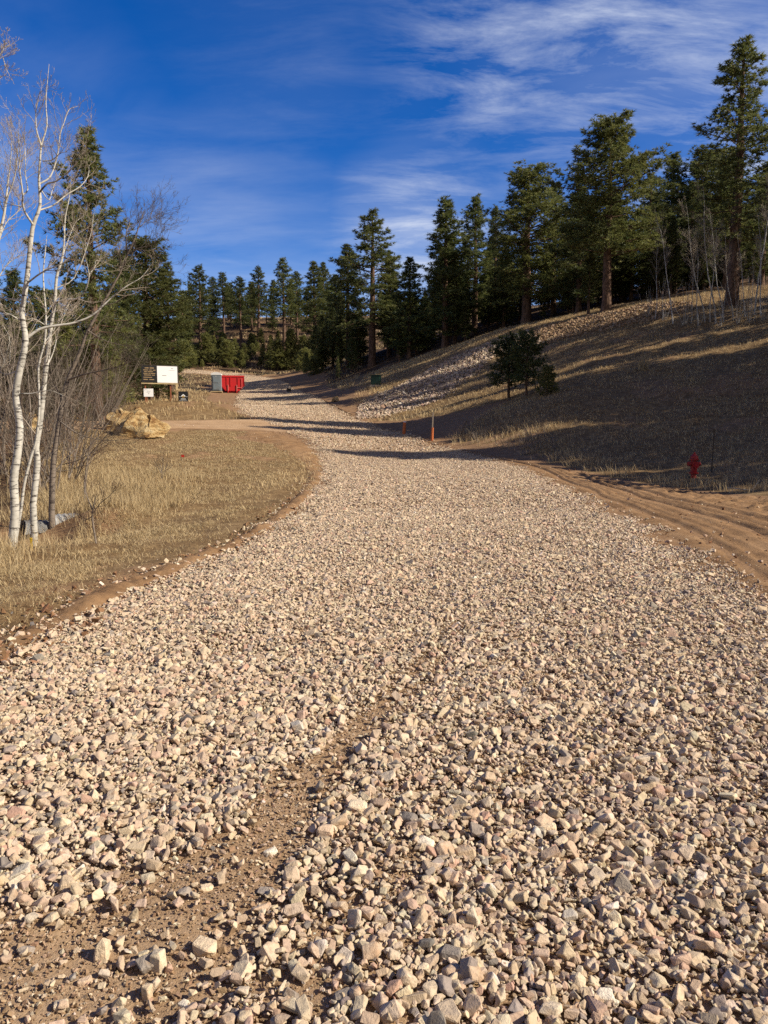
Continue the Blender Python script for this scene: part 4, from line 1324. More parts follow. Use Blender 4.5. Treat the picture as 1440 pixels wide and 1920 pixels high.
# shrubs at the toe of the slope
TS = bare_tree('bare_shrub', 'pale dry brush at the foot of the cut slope, left of the hydrant', 'shrub', 405, 1.1, 0.012, M_GREYBARK, c_pale, 10, 0.55, stems=7, level=1, start=0.1, spread=0.5, group='dry brush at the slope foot')
ft = True
for px, py, s in ((975, 838, 1.1), (1010, 842, 1.3), (1045, 845, 1.0), (940, 838, 0.9), (900, 828, 0.8), (1000, 826, 1.1), (1362, 892, 0.9), (1385, 905, 0.8), (1110, 862, 0.8), (880, 812, 0.8)):
    v = hit(px, py)
    if ft:
        TS.location = v; TS.scale = (s,) * 3; ft = False
    else:
        dup(TS, v, rb.uniform(0, 6.28), s, 'pale dry brush at the foot of the cut slope')

# ------------------------------------------------------------------ dry grass
def grass(x, y, ln, wd, rng, lean, pal, z=None, wind=(0.0, 0.0)):
    n = len(x)
    z = Hs(x, y) if z is None else z
    b = np.c_[x, y, z - 0.01]
    a = rng.uniform(0, 2 * np.pi, n)
    le = np.abs(rng.normal(lean, 0.28, n))
    d1 = np.c_[np.cos(a) * np.sin(le * 0.6) + wind[0], np.sin(a) * np.sin(le * 0.6) + wind[1], np.cos(le * 0.6)]
    d2 = np.c_[np.cos(a) * np.sin(le * 1.5) + wind[0] * 2, np.sin(a) * np.sin(le * 1.5) + wind[1] * 2, np.cos(le * 1.5)]
    ph = rng.uniform(0, np.pi, n)
    s = np.c_[np.cos(ph), np.sin(ph), 0 * ph] * (wd * 0.5)[:, None]
    m = b + d1 * (ln * 0.5)[:, None]
    tp = m + d2 * (ln * 0.5)[:, None]
    V = np.stack([b - s, b + s, m - s * 0.75, m + s * 0.75, tp], 1).reshape(-1, 3)
    i = (np.arange(n) * 5)[:, None]
    Fc = np.concatenate([i + np.array([[0, 1, 3]]), i + np.array([[0, 3, 2]]), i + np.array([[2, 3, 4]])], 1).reshape(-1, 3)
    c = pal[rng.integers(0, len(pal), n)] * rng.uniform(0.75, 1.2, (n, 1))
    return V, Fc, np.repeat(c, 5, 0)


STRAW = np.array([(0.54, 0.41, 0.22), (0.60, 0.47, 0.27), (0.45, 0.325, 0.165), (0.28, 0.185, 0.09), (0.60, 0.475, 0.28)])


def grass_obj(parts, name='dry_grass'):
    VV, FF, CC, o = [], [], [], 0
    for V, Fc, c in parts:
        VV.append(V); FF.append(Fc + o); CC.append(c); o += len(V)
    return tag(put(name, mesh_np(name, np.vstack(VV), np.vstack(FF), M_GRASS, np.vstack(CC))), kind='stuff')


rg = np.random.default_rng(77)


def off_roads(x, y, m=0.25):
    o = np.maximum(np.maximum(in_ribbon(x, y, RL, RR), in_ribbon(x, y, SN, SF)), in_ribbon(x, y, HL, HR))
    return o < -m


lipd = lambda x, y: -in_ribbon(x, y, RL, RR)
# left bank
n_ = 750000
d_ = rg.uniform(3.5, 42, n_) ; d_ = 3.5 + (d_ - 3.5) ** 1.25 / (38.5 ** 0.25)
px_ = rg.uniform(-260, 640, n_)
x = (px_ - 720) / F * d_; y = d_
k = (x < -1.2) & (rg.random(n_) < np.clip(2.4 * fbm(x * 0.8, y * 0.8, 91) + 1.2 * fbm(x * 4, y * 4, 92) - 1.35, 0.06, 1)) & (np.hypot((x + 7.0) / 1.3, (y - 13.6) / 0.9) > 1.0)
x, y = x[k], y[k]
k = rg.random(len(x)) > 0.85 * smooth(-0.425, -0.475, x / y) * smooth(11.2, 12.5, y); x, y = x[k], y[k]
k = off_roads(x, y, 0.30); x, y = x[k], y[k]
e = lipd(x, y)
k = rg.random(len(x)) < smooth(0.5, 1.7, e) * 0.93 + 0.07
x, y, e = x[k], y[k], e[k]
tall = smooth(1.8, 4.8, e + (fbm(x * 0.6, y * 0.6, 93) - 0.5) * 2.5) * smooth(30, 14, y) * 0.9 + 0.12
ln = (0.07 + 0.34 * tall) * rg.uniform(0.5, 1.35, len(x))
wd = 0.0022 + 0.00042 * y
lean = np.where(tall < 0.4, 1.15, 0.5)
parts = [grass(x, y, ln, wd, rg, lean, STRAW, wind=(-0.05, 0.05))]
# upright seed stalks
k = rg.random(len(x)) < 0.02 * tall
parts.append(grass(x[k], y[k], ln[k] * 1.7, wd[k] * 1.1, rg, 0.2, STRAW[[1, 4]]))
grass_obj(parts)
# meadow round the signs and the site entrance
x = rg.uniform(-42, -3, 90000); y = rg.uniform(46, 135, 90000)
k = off_roads(x, y, 0.3) & (x > -0.56 * y - 4); x, y = x[k], y[k]
k = rg.random(len(x)) < np.clip(fbm(x * 0.5, y * 0.5, 95) * 1.6 - 0.35, 0.05, 1); x, y = x[k], y[k]
grass_obj([grass(x, y, rg.uniform(0.12, 0.42, len(x)), 0.02 + 0.0004 * y, rg, 0.5, STRAW)])
# cut slope
x = rg.uniform(-4, 44, 420000); y = rg.uniform(19, 100, 420000)
cy_ = np.interp(x, [-12, 1.5, 8, 14, 19, 24, 30, 45], [100, 86, 80, 73, 67, 63, 60, 50])
k = (y < cy_ + 3) & (x < 0.56 * y + 4) & (x > 0.02 * y - 4); x, y = x[k], y[k]
k = off_roads(x, y, 0.1) & (rip_dist(x, y) > 0.95) & (rg.random(len(x)) < np.clip(fbm(x * 0.9, y * 0.9, 97) * 1.8 - 0.3, 0.08, 1)); x, y = x[k], y[k]
toe = smooth(2.5, 0.4, -in_ribbon(x, y, HL, HR))
ln = (0.15 + 0.14 * toe + 0.1 * rg.random(len(x))) * rg.uniform(0.6, 1.3, len(x))
grass_obj([grass(x, y, ln, 0.005 + 0.00030 * y, rg, 0.85 - 0.35 * toe, STRAW, wind=(-0.12, -0.02))])
# wooded hillside, thin tufts
x = rg.uniform(-75, 30, 50000); y = rg.uniform(138, 215, 50000)
k = rg.random(len(x)) < np.clip(fbm(x * 0.15, y * 0.15, 99) * 2.2 - 0.7, 0.0, 1); x, y = x[k], y[k]
grass_obj([grass(x, y, rg.uniform(0.2, 0.6, len(x)), np.full(len(x), 0.12), rg, 0.6, STRAW * 0.9)])


def tuft(label, loc, n, h, spread):
    a = rg.normal(0, spread, (n, 2))
    x = loc[0] + a[:, 0]; y = loc[1] + a[:, 1]
    V, Fc, c = grass(x, y, rg.uniform(0.6, 1.1, n) * h, np.full(n, 0.03), rg, 0.35, STRAW[[1, 4]], z=np.full(n, loc[2]))
    V = V - np.array(loc[:])
    o = put('grass_tuft', mesh_np('grass_tuft', V, Fc, M_GRASS, c), None, loc)
    return tag(o, label, 'grass tuft')


tuft('tall pale grass tuft standing alone on the shaded slope', hit(1206, 694), 70, 1.2, 0.16)

# ------------------------------------------------------------------ hard things
def bx(bm, lo, hi, bev=0.0, mtx=None):
    c = [(a + b) / 2 for a, b in zip(lo, hi)]; s = [b - a for a, b in zip(lo, hi)]
    r = bmesh.ops.create_cube(bm, size=1.0)
    vs = r['verts']
    bmesh.ops.scale(bm, vec=s, verts=vs)
    bmesh.ops.translate(bm, vec=c, verts=vs)
    if bev:
        es = list({e for v in vs for e in v.link_edges})
        rb_ = bmesh.ops.bevel(bm, geom=es, offset=bev, segments=2, affect='EDGES')
        vs = list({v for f in rb_['faces'] for v in f.verts} | {v for v in vs if v.is_valid})
    if mtx is not None:
        bmesh.ops.transform(bm, matrix=mtx, verts=vs)
    return vs


def cyl(bm, p0, p1, r0, r1=None, seg=12):
    p0, p1 = Vector(p0), Vector(p1)
    d = p1 - p0
    m = Matrix.Translation((p0 + p1) / 2) @ d.to_track_quat('Z', 'Y').to_matrix().to_4x4()
    r = bmesh.ops.create_cone(bm, cap_ends=True, segments=seg, radius1=r0, radius2=r0 if r1 is None else r1, depth=d.length, matrix=m)
    return r['verts']


def part(name, build, m, parent, label=None, smooth_=False):
    bm = bmesh.new()
    build(bm)
    me = bpy.data.meshes.new(name)
    bm.to_mesh(me); bm.free()
    me.materials.append(m)
    if smooth_:
        for q in me.polygons: q.use_smooth = True
    o = put(name, me, parent)
    if label: o['label'] = label
    return o


RED = paint('red_steel_paint', (0.50, 0.012, 0.014), 0.45, 0.3, 1.6, 0.4, dirt=(0.13, 0.05, 0.03), dirt_amt=0.3)
GREYP = paint('grey_plastic', (0.19, 0.235, 0.26), 0.5, 0.12, 2.0)
WHITEP = paint('white_plastic', (0.78, 0.78, 0.75), 0.45, 0.05, 2.0, dirt_amt=0.12)
SIGNW = paint('white_sign_face', (0.82, 0.82, 0.82), 0.5, 0.04, 1.0, dirt_amt=0.06)
BLACKP = paint('black_sign_face', (0.012, 0.012, 0.014), 0.5, 0.2, 2.0, dirt_amt=0.05)
GOLD = paint('gold_print', (0.42, 0.29, 0.10), 0.5, 0.1)
PRINT = paint('grey_print', (0.42, 0.42, 0.42), 0.5, 0.1)
TANPRINT = paint('tan_print', (0.32, 0.22, 0.11), 0.5, 0.1)
WOODP = paint('pale_timber', (0.52, 0.40, 0.22), 0.8, 0.3, 4.0)
POSTRED = paint('red_brown_post', (0.24, 0.075, 0.035), 0.8, 0.3, 5.0)
ORANGE = paint('faded_orange_plastic', (0.55, 0.15, 0.045), 0.6, 0.25, 4.0)
STAKEG = paint('weathered_stake', (0.30, 0.25, 0.20), 0.85, 0.3, 6.0)
DARKST = paint('dark_stake', (0.06, 0.05, 0.04), 0.85, 0.3, 6.0)
HYDR = paint('hydrant_red', (0.32, 0.010, 0.012), 0.5, 0.2, 6.0)
GALV = paint('galvanised_steel', (0.34, 0.34, 0.33), 0.7, 0.5, 5.0, metal=0.1, dirt_amt=0.7)
GREENB = paint('green_cabinet_paint', (0.014, 0.055, 0.040), 0.5, 0.2, 2.0, dirt_amt=0.2)
RUBBER = paint('dark_rubber', (0.02, 0.02, 0.02), 0.7, 0.2)
DARKM = paint('dark_steel', (0.05, 0.045, 0.04), 0.6, 0.3)

# --- roll-off dumpster seen end-on
dv = hit(436, 737)
dmp = thing('dumpster', 'red open-topped roll-off dumpster standing beside the gravel road', 'dumpster', (dv.x, dv.y, dv.z - 0.02), math.radians(15))
DW, DH, DLn = 1.36, 2.0, 5.0     # half width, height, length


def hull(bm, prof, y0, y1, inner=None):
    n = len(prof)
    a = [bm.verts.new((q[0], y0, q[1])) for q in prof]
    b = [bm.verts.new((q[0], y1, q[1])) for q in prof]
    for i in range(n):
        j = (i + 1) % n
        bm.faces.new((a[i], a[j], b[j], b[i]))
    bm.faces.new(a[::-1]); bm.faces.new(b)
    bmesh.ops.recalc_face_normals(bm, faces=bm.faces)


def dump_body(bm):
    o = [(-DW * 0.96, DH * 0.93), (-DW * 0.93, 0.78), (-0.78, 0.24), (0.78, 0.24), (DW * 0.93, 0.78), (DW * 0.96, DH * 0.93)]
    t_ = 0.05
    i = [(x - math.copysign(t_, x), z if z > 1.5 else z + t_) for x, z in o]
    for k in range(5):      # shell walls, open on top
        hull(bm, [o[k], o[k + 1], i[k + 1], i[k]], 0.0, DLn)
    hull(bm, [o[0], o[1], o[2], o[3], o[4], o[5]], 0.0, 0.06)
    hull(bm, [o[0], o[1], o[2], o[3], o[4], o[5]], DLn - 0.06, DLn)


part('body', dump_body, RED, dmp)
part('top_rail', lambda bm: [bx(bm, (-DW, -0.05, DH * 0.90), (DW, 0.07, DH), 0.015), bx(bm, (-DW, DLn - 0.07, DH * 0.90), (DW, DLn + 0.05, DH), 0.015),
                             bx(bm, (-DW, 0.072, DH * 0.90), (-DW + 0.13, DLn - 0.072, DH), 0.015), bx(bm, (DW - 0.13, 0.072, DH * 0.90), (DW, DLn - 0.072, DH), 0.015)], RED, dmp)
for x in (-0.62, -0.2, 0.62):
    part('rib', lambda bm, x=x: bx(bm, (x - 0.05, -0.06, 0.80), (x + 0.05, -0.002, DH * 0.89), 0.01), RED, dmp)
for sd in (-1, 1):
    for k in range(5):
        y = 0.5 + k * 1.0
        part('rib', lambda bm, y=y, sd=sd: bx(bm, (sd * DW * 0.95 - 0.06 + 0.05 * sd, y - 0.05, 0.8), (sd * DW * 0.95 + 0.06 + 0.05 * sd, y + 0.05, DH * 0.89), 0.01), RED, dmp)
part('under_frame', lambda bm: [bx(bm, (-0.55, -0.10, 0.06), (-0.43, DLn - 0.3, 0.235), 0.01), bx(bm, (0.43, -0.10, 0.06), (0.55, DLn - 0.3, 0.235), 0.01), bx(bm, (-0.427, 0.2, 0.08), (0.427, 0.3, 0.2)), bx(bm, (-0.427, 2.5, 0.08), (0.427, 2.6, 0.2))], RED, dmp)
part('post', lambda bm: [bx(bm, (-0.53, -0.11, 0.24), (-0.45, -0.005, 0.95), 0.01)], paint('worn_red_steel', (0.60, 0.20, 0.17), 0.55, 0.3, 6.0), dmp)
part('post', lambda bm: [bx(bm, (0.45, -0.11, 0.24), (0.53, -0.005, 0.95), 0.01)], bpy.data.materials['worn_red_steel'], dmp)
part('step', lambda bm: [bx(bm, (0.535, -0.10, 0.62), (1.05, -0.06, 0.67)), bx(bm, (1.05, -0.10, 0.45), (1.09, -0.06, 1.7))], bpy.data.materials['worn_red_steel'], dmp)
for sd in (-1, 1):
    part('wheel', lambda bm, sd=sd: cyl(bm, (sd * 0.62 - 0.08, 0.25, 0.115), (sd * 0.62 + 0.08, 0.25, 0.115), 0.115, seg=20), DARKM, dmp)
    part('wheel', lambda bm, sd=sd: cyl(bm, (sd * 0.62 - 0.08, DLn - 0.4, 0.115), (sd * 0.62 + 0.08, DLn - 0.4, 0.115), 0.115, seg=20), DARKM, dmp)

# --- portable toilet
tv = hit(407.5, 736)
toi = thing('portable_toilet', 'grey portable toilet with a white domed roof left of the red dumpster', 'portable toilet', (tv.x, tv.y - 0.2, float(Hs(tv.x, tv.y - 0.2)) + 0.02), math.radians(6))
part('cabin', lambda bm: [bx(bm, (-0.54, -0.54, 0.12), (0.54, 0.54, 1.92), 0.05)], GREYP, toi)
td = part('door', lambda bm: [bx(bm, (-0.40, -0.585, 0.22), (0.40, -0.543, 1.84), 0.015), bx(bm, (-0.33, -0.605, 0.32), (0.33, -0.588, 0.95), 0.006), bx(bm, (-0.33, -0.605, 1.05), (0.33, -0.588, 1.7), 0.006)], GREYP, toi)
part('handle', lambda bm: [bx(bm, (0.27, -0.64, 1.0), (0.33, -0.61, 1.04))], WHITEP, td)
part('vent', lambda bm: [bx(bm, (-0.06, -0.60, 1.745), (0.06, -0.588, 1.79))], WHITEP, td)


def dome(bm):
    n = 12
    prof = [(-0.58, 1.92)] + [(0.58 * math.cos(math.pi - k * math.pi / n), 1.97 + 0.26 * math.sin(k * math.pi / n)) for k in range(n + 1)] + [(0.58, 1.92)]
    hull(bm, prof, -0.57, 0.57)


part('roof', dome, WHITEP, toi)
part('base', lambda bm: [bx(bm, (-0.62, -0.66, 0.0), (0.62, 0.6, 0.115), 0.02)], WOODP, toi)

# --- billboard
sv = hit(320, 751)
sgn = thing('billboard', 'large billboard, half black and half white, on red-brown posts by the side road', 'sign', (sv.x, sv.y, sv.z), math.radians(24))
SW_, SB, ST = 2.32, 1.28, 2.50            # total width, bottom, top; built from the right-hand end to the left
XR = 0.55
part('black_panel', lambda bm: bx(bm, (XR - 2.55, -0.06, SB), (XR - 1.462, 0.0, ST), 0.006), BLACKP, sgn)
part('white_panel', lambda bm: bx(bm, (XR - 1.46, -0.06, SB), (XR, 0.0, ST - 0.02), 0.006), SIGNW, sgn)
part('lettering', lambda bm: [bx(bm, (XR - 2.42 + o, -0.066, z), (XR - 2.42 + o + l, -0.0605, z + h_)) for z, h_, row in
                              ((2.28, 0.07, ((0.1, 0.28), (0.45, 0.3))), (2.14, 0.05, ((0.0, 0.35), (0.42, 0.18), (0.66, 0.2))), (2.02, 0.05, ((0.05, 0.2), (0.3, 0.38))), (1.90, 0.05, ((0.0, 0.3), (0.36, 0.1), (0.5, 0.33))), (1.78, 0.05, ((0.04, 0.5), (0.6, 0.2))), (1.62, 0.05, ((0.0, 0.6),)), (1.46, 0.06, ((0.0, 0.3), (0.4, 0.34)))) for o, l in row], TANPRINT, sgn)
part('lettering', lambda bm: [bx(bm, (XR - 0.45, -0.066, 2.30), (XR - 0.30, -0.0605, 2.35)), bx(bm, (XR - 0.62, -0.066, 2.17), (XR - 0.18, -0.0605, 2.19)), bx(bm, (XR - 1.1, -0.066, 1.78), (XR - 0.8, -0.0605, 1.83))], PRINT, sgn)
part('frame', lambda bm: [bx(bm, (XR + 0.002, -0.08, SB - 0.03), (XR + 0.05, 0.02, ST + 0.02)), bx(bm, (XR - 2.55, -0.08, ST + 0.002), (XR, 0.02, ST + 0.04))], DARKST, sgn)
part('beam', lambda bm: bx(bm, (XR - 2.6, -0.09, SB - 0.11), (XR + 0.02, 0.03, SB - 0.032), 0.008), WOODP, sgn)
part('bracket', lambda bm: [bx(bm, (XR - 0.16, -0.08, SB - 0.52), (XR - 0.02, 0.0, SB - 0.112), 0.008), bx(bm, (XR - 0.018, -0.08, SB - 0.52), (XR + 0.16, 0.0, SB - 0.46), 0.008)], WOODP, sgn)
for x in (XR - 0.52, XR - 2.3):
    part('post', lambda bm, x=x: bx(bm, (x - 0.05, 0.031, -0.3), (x + 0.05, 0.13, ST - 0.1), 0.006), POSTRED, sgn)
# small white sign
wv = hit(279, 752)
ws = thing('sign', 'small white square sign on a short post below the billboard', 'sign', (wv.x * (wv.y - 1.8) / wv.y, wv.y - 1.8, float(Hs(wv.x, wv.y - 1.8))), math.radians(16))
part('panel', lambda bm: bx(bm, (-0.33, -0.02, 0.50), (0.33, 0.01, 1.07), 0.006), SIGNW, ws)
part('lettering', lambda bm: [bx(bm, (-0.1, -0.0265, 0.88), (0.14, -0.0205, 0.905)), bx(bm, (-0.02, -0.0265, 0.70), (0.06, -0.0205, 0.74)), bx(bm, (-0.12, -0.0265, 0.80), (0.1, -0.0205, 0.815))], PRINT, ws)
part('post', lambda bm: bx(bm, (-0.13, 0.011, -0.3), (-0.07, 0.06, 1.0), 0.005), POSTRED, ws)
# black square sign with a gold peak
kv = hit(344, 753)
ks = thing('sign', 'small black square sign with a gold peak emblem, low in the grass', 'sign', (kv.x, kv.y, kv.z), math.radians(14))
part('panel', lambda bm: bx(bm, (-0.34, -0.02, 0.02), (0.34, 0.01, 0.74), 0.006), BLACKP, ks)


def emblem(bm):
    def tri(pts, y):
        vs = [bm.verts.new((q[0], y, q[1])) for q in pts]
        bm.faces.new(vs)
    hull(bm, [(-0.14, 0.34), (-0.14, 0.42), (0.0, 0.54), (0.14, 0.42), (0.14, 0.34), (0.0, 0.46)][::1], -0.0275, -0.0205)


part('emblem', emblem, SIGNW, ks)
part('emblem', lambda bm: hull(bm, [(-0.10, 0.30), (-0.09, 0.37), (0.0, 0.445), (0.09, 0.37), (0.10, 0.30)], -0.0275, -0.0205), GOLD, ks)
part('lettering', lambda bm: [bx(bm, (-0.31, -0.0265, 0.34), (-0.16, -0.0205, 0.37)), bx(bm, (0.16, -0.0265, 0.34), (0.31, -0.0205, 0.37)), bx(bm, (-0.20, -0.0265, 0.13), (0.20, -0.0205, 0.16)), bx(bm, (-0.17, -0.0265, 0.18), (0.17, -0.0205, 0.23)), bx(bm, (-0.28, -0.0265, 0.045), (0.28, -0.0205, 0.07))], PRINT, ks)
for x in (-0.2, 0.2):
    part('post', lambda bm, x=x: bx(bm, (x - 0.02, 0.011, -0.25), (x + 0.02, 0.04, 0.5)), WOODP, ks)
# snag behind the billboard
nv = unproj(281, 690, 61)
sn = thing('tree_stump', 'broken reddish tree snag rising behind the black half of the billboard', 'tree stump', (nv.x, 61, float(Hs(nv.x, 61))))
part('trunk', lambda bm: [cyl(bm, (0, 0, -0.2), (0.05, 0, 1.6), 0.16, 0.13, 10), cyl(bm, (0.05, 0, 1.6), (0.02, 0.03, nv.z - float(Hs(nv.x, 61)) + 0.55), 0.13, 0.05, 10)], M_BARK, sn)

# --- boulders
def m_boulder():
    m, t = mat('sandstone')
    tc = t.n('ShaderNodeTexCoord').outputs['Object']
    mp = t.n('ShaderNodeMapping', i_Vector=tc, i_Scale=(1.2, 1.2, 2.6), i_Rotation=(0.3, 0.5, 0)).outputs[0]
    n = t.noise(mp, 1.6, 7, 0.65, 0.4)
    n2 = t.noise(tc, 13, 7, 0.75)
    c = t.ramp(n, [(0.36, (0.18, 0.09, 0.035)), (0.46, (0.44, 0.29, 0.125)), (0.55, (0.55, 0.41, 0.21)), (0.7, (0.62, 0.52, 0.33))])
    c = t.mix(t.ramp(n2, [(0.45, 0.0), (0.7, 0.6)]), c, (0.30, 0.16, 0.06))
    finish(t, c, 0.9, bump(t, t.math('ADD', n, n2), 0.9, 0.14), 0.15)
    return m


M_BOULD = m_boulder()


def boulder(label, loc, pts, seed, m=None, name='boulder', cat='boulder', amp=0.06, cuts=4, scale=1.0):
    """hull of given corner points, broken up by noise"""
    bm = bmesh.new()
    for q in pts: bm.verts.new(q)
    bmesh.ops.convex_hull(bm, input=bm.verts)
    bmesh.ops.delete(bm, geom=[v for v in bm.verts if not v.link_faces], context='VERTS')
    bmesh.ops.triangulate(bm, faces=bm.faces)
    bmesh.ops.subdivide_edges(bm, edges=bm.edges, cuts=cuts, use_grid_fill=True)
    bm.normal_update()
    from mathutils import noise as mn
    for v in bm.verts:
        q = v.co / scale
        k = mn.fractal(q * 1.5 + Vector((seed, 0, 0)), 0.7, 2.1, 5) * 0.7 + (mn.cell(q * 1.9 + Vector((0, seed, 0))) - 0.5) * 0.8 + mn.fractal(q * 5, 0.8, 2.0, 3) * 0.3
        v.co += v.normal * k * amp
    me = bpy.data.meshes.new(name)
    bm.to_mesh(me); bm.free()
    me.materials.append(m or M_BOULD)
    o = put(name, me, None, loc)
    return tag(o, label, cat)


bv = hit(262, 820)
g = bv.y / F
def P_(px, py, dy): return ((px - 262) * g, dy, (820 - py) * g)
boulder('big jagged yellow sandstone boulder at the side road corner', bv,
        [P_(205, 812, 0.3), P_(212, 822, -0.2), P_(216, 790, 0.1), P_(238, 771, 0.5), P_(256, 763, 0.4), P_(262, 766, 0.1), P_(285, 781, 0.0), P_(319, 800, 0.5), P_(306, 822, 0.1), P_(285, 822, -0.5), P_(225, 824, -0.6), P_(240, 800, -0.7), P_(285, 805, -0.5), P_(230, 800, 1.6), P_(290, 805, 1.7), P_(256, 775, 1.4)], 3.0, amp=0.085, cuts=6)
bv2 = hit(205, 812)
g2 = bv2.y / F
boulder('paler low boulder half hidden behind the big yellow boulder', (bv2.x, bv2.y + 1.6, bv2.z),
        [((px - 205) * g2, dy, (812 - py) * g2) for px, py, dy in ((165, 806, 0.2), (178, 775, 0.3), (200, 765, 0.4), (228, 768, 0.5), (240, 785, 0.4), (236, 815, 0.2), (190, 816, -0.4), (175, 800, -0.3), (215, 790, -0.4), (180, 790, 1.3), (220, 785, 1.4))], 9.0, amp=0.10)
bv3 = unproj(45, 795, 34)
boulder('pale yellow boulder glimpsed between the aspen trunks', (bv3.x, 34, float(Hs(bv3.x, 34)) - 0.1), [(-0.75, 0, 0), (0.75, 0.1, 0), (-0.6, 0.2, 0.7), (0.5, 0.1, 0.85), (0, -0.4, 0.3), (0.1, 0.8, 0.6), (-0.2, 0.1, 1.1), (0.6, 0.7, 0), (-0.6, 0.7, 0)], 5.0, amp=0.09)
bv4 = hit(312, 751)
boulder('pale flat stone on the ground below the billboard', bv4, [(-0.35, 0, -0.05), (0.3, 0, -0.05), (-0.2, 0.05, 0.13), (0.15, 0.1, 0.16), (0, -0.2, -0.02), (0.1, 0.3, 0.05)], 6.0, amp=0.03, name='stone', cat='stone')
bv5 = hit(629, 753)
boulder('pale yellow stone beside the ditch at the foot of the far slope', bv5, [(-0.4, 0, -0.05), (0.4, 0, -0.05), (-0.2, 0.05, 0.4), (0.2, 0.1, 0.5), (0, -0.3, 0.1), (0.1, 0.3, 0.15)], 7.0, amp=0.05, name='stone', cat='stone')

# --- culvert with a flared galvanised end
cv = hit(88, 992)
cul = thing('culvert', 'galvanised corrugated culvert end opening into the shaded ditch', 'culvert', (cv.x, cv.y + 0.25, cv.z - 0.12), math.radians(-52))


def flare(bm):
    """half-pipe apron widening towards the mouth, corrugated"""
    n, m_ = 22, 16
    rows = []
    for i in range(n + 1):
        u = i / n
        r = 0.20 + 0.11 * u
        row = []
        for k in range(m_ + 1):
            a = math.pi * (0.02 + 0.96 * k / m_)
            rr_ = r + 0.012 * math.sin(u * 40)
            row.append(bm.verts.new((-math.cos(a) * rr_ * (1 + 0.25 * u), -0.62 * u + 0.1 * math.sin(a), 0.05 + math.sin(a) * rr_ * (1.0 - 0.2 * u))))
        rows.append(row)
    for i in range(n):
        for k in range(m_):
            bm.faces.new((rows[i][k], rows[i][k + 1], rows[i + 1][k + 1], rows[i + 1][k]))
    bmesh.ops.solidify(bm, geom=bm.faces[:], thickness=0.008)


def pipe(bm):
    n, m_ = 40, 20
    rows = []
    for i in range(n + 1):
        y = i / n * 0.5
        r = 0.205 + 0.010 * math.sin(y * 60)
        rows.append([bm.verts.new((math.cos(2 * math.pi * k / m_) * r, y, 0.17 + math.sin(2 * math.pi * k / m_) * r)) for k in range(m_)])
    for i in range(n):
        for k in range(m_):
            j = (k + 1) % m_
            bm.faces.new((rows[i][k], rows[i][j], rows[i + 1][j], rows[i + 1][k]))


part('end_section', flare, GALV, cul, smooth_=True)
part('pipe', pipe, GALV, cul, smooth_=True)

# --- hydrant
hv = hit(1300, 896)
hyd = thing('fire_hydrant', 'dark red fire hydrant in the shaded grass at the slope foot', 'fire hydrant', (hv.x, hv.y, hv.z), math.radians(8))
hs_ = 48 / F * hv.y / 0.95
hyd.scale = (hs_,) * 3
part('barrel', lambda bm: [cyl(bm, (0, 0, -0.1), (0, 0, 0.16), 0.10, 0.10, 20), cyl(bm, (0, 0, 0.16), (0, 0, 0.20), 0.17, 0.17, 20), cyl(bm, (0, 0, 0.20), (0, 0, 0.66), 0.115, 0.115, 20), cyl(bm, (0, 0, 0.66), (0, 0, 0.70), 0.165, 0.165, 20)], HYDR, hyd)
part('bonnet', lambda bm: [cyl(bm, (0, 0, 0.70), (0, 0, 0.80), 0.14, 0.125, 20), cyl(bm, (0, 0, 0.80), (0, 0, 0.88), 0.125, 0.06, 20), cyl(bm, (0, 0, 0.88), (0, 0, 0.95), 0.035, 0.03, 6)], HYDR, hyd)
for sd in (-1, 1):
    part('nozzle_cap', lambda bm, sd=sd: [cyl(bm, (sd * 0.10, 0, 0.52), (sd * 0.17, 0, 0.52), 0.065, 0.065, 16), cyl(bm, (sd * 0.17, 0, 0.52), (sd * 0.235, 0, 0.52), 0.085, 0.08, 12), cyl(bm, (sd * 0.235, 0, 0.52), (sd * 0.265, 0, 0.52), 0.025, 0.025, 5)], HYDR, hyd)
part('pumper_cap', lambda bm: [cyl(bm, (0, -0.10, 0.45), (0, -0.19, 0.45), 0.095, 0.095, 16), cyl(bm, (0, -0.19, 0.45), (0, -0.23, 0.45), 0.03, 0.03, 5)], HYDR, hyd)
for a in np.linspace(0, 2 * math.pi, 8, endpoint=False):
    part('bolt', lambda bm, a=a: cyl(bm, (0.145 * math.cos(a), 0.145 * math.sin(a), 0.63), (0.145 * math.cos(a), 0.145 * math.sin(a), 0.73), 0.014, 0.014, 6), DARKM, hyd)
yv = hit(1334, 885)
st = thing('marker_stake', 'thin dark stake standing right of the red hydrant', 'stake', (yv.x, yv.y, yv.z))
part('rod', lambda bm: cyl(bm, (0, 0, -0.2), (0.02, 0, 74 / F * yv.y), 0.022, 0.018, 8), DARKST, st)
part('tip', lambda bm: bx(bm, (-0.02, -0.02, 74 / F * yv.y), (0.06, 0.02, 74 / F * yv.y + 0.1)), DARKST, st)

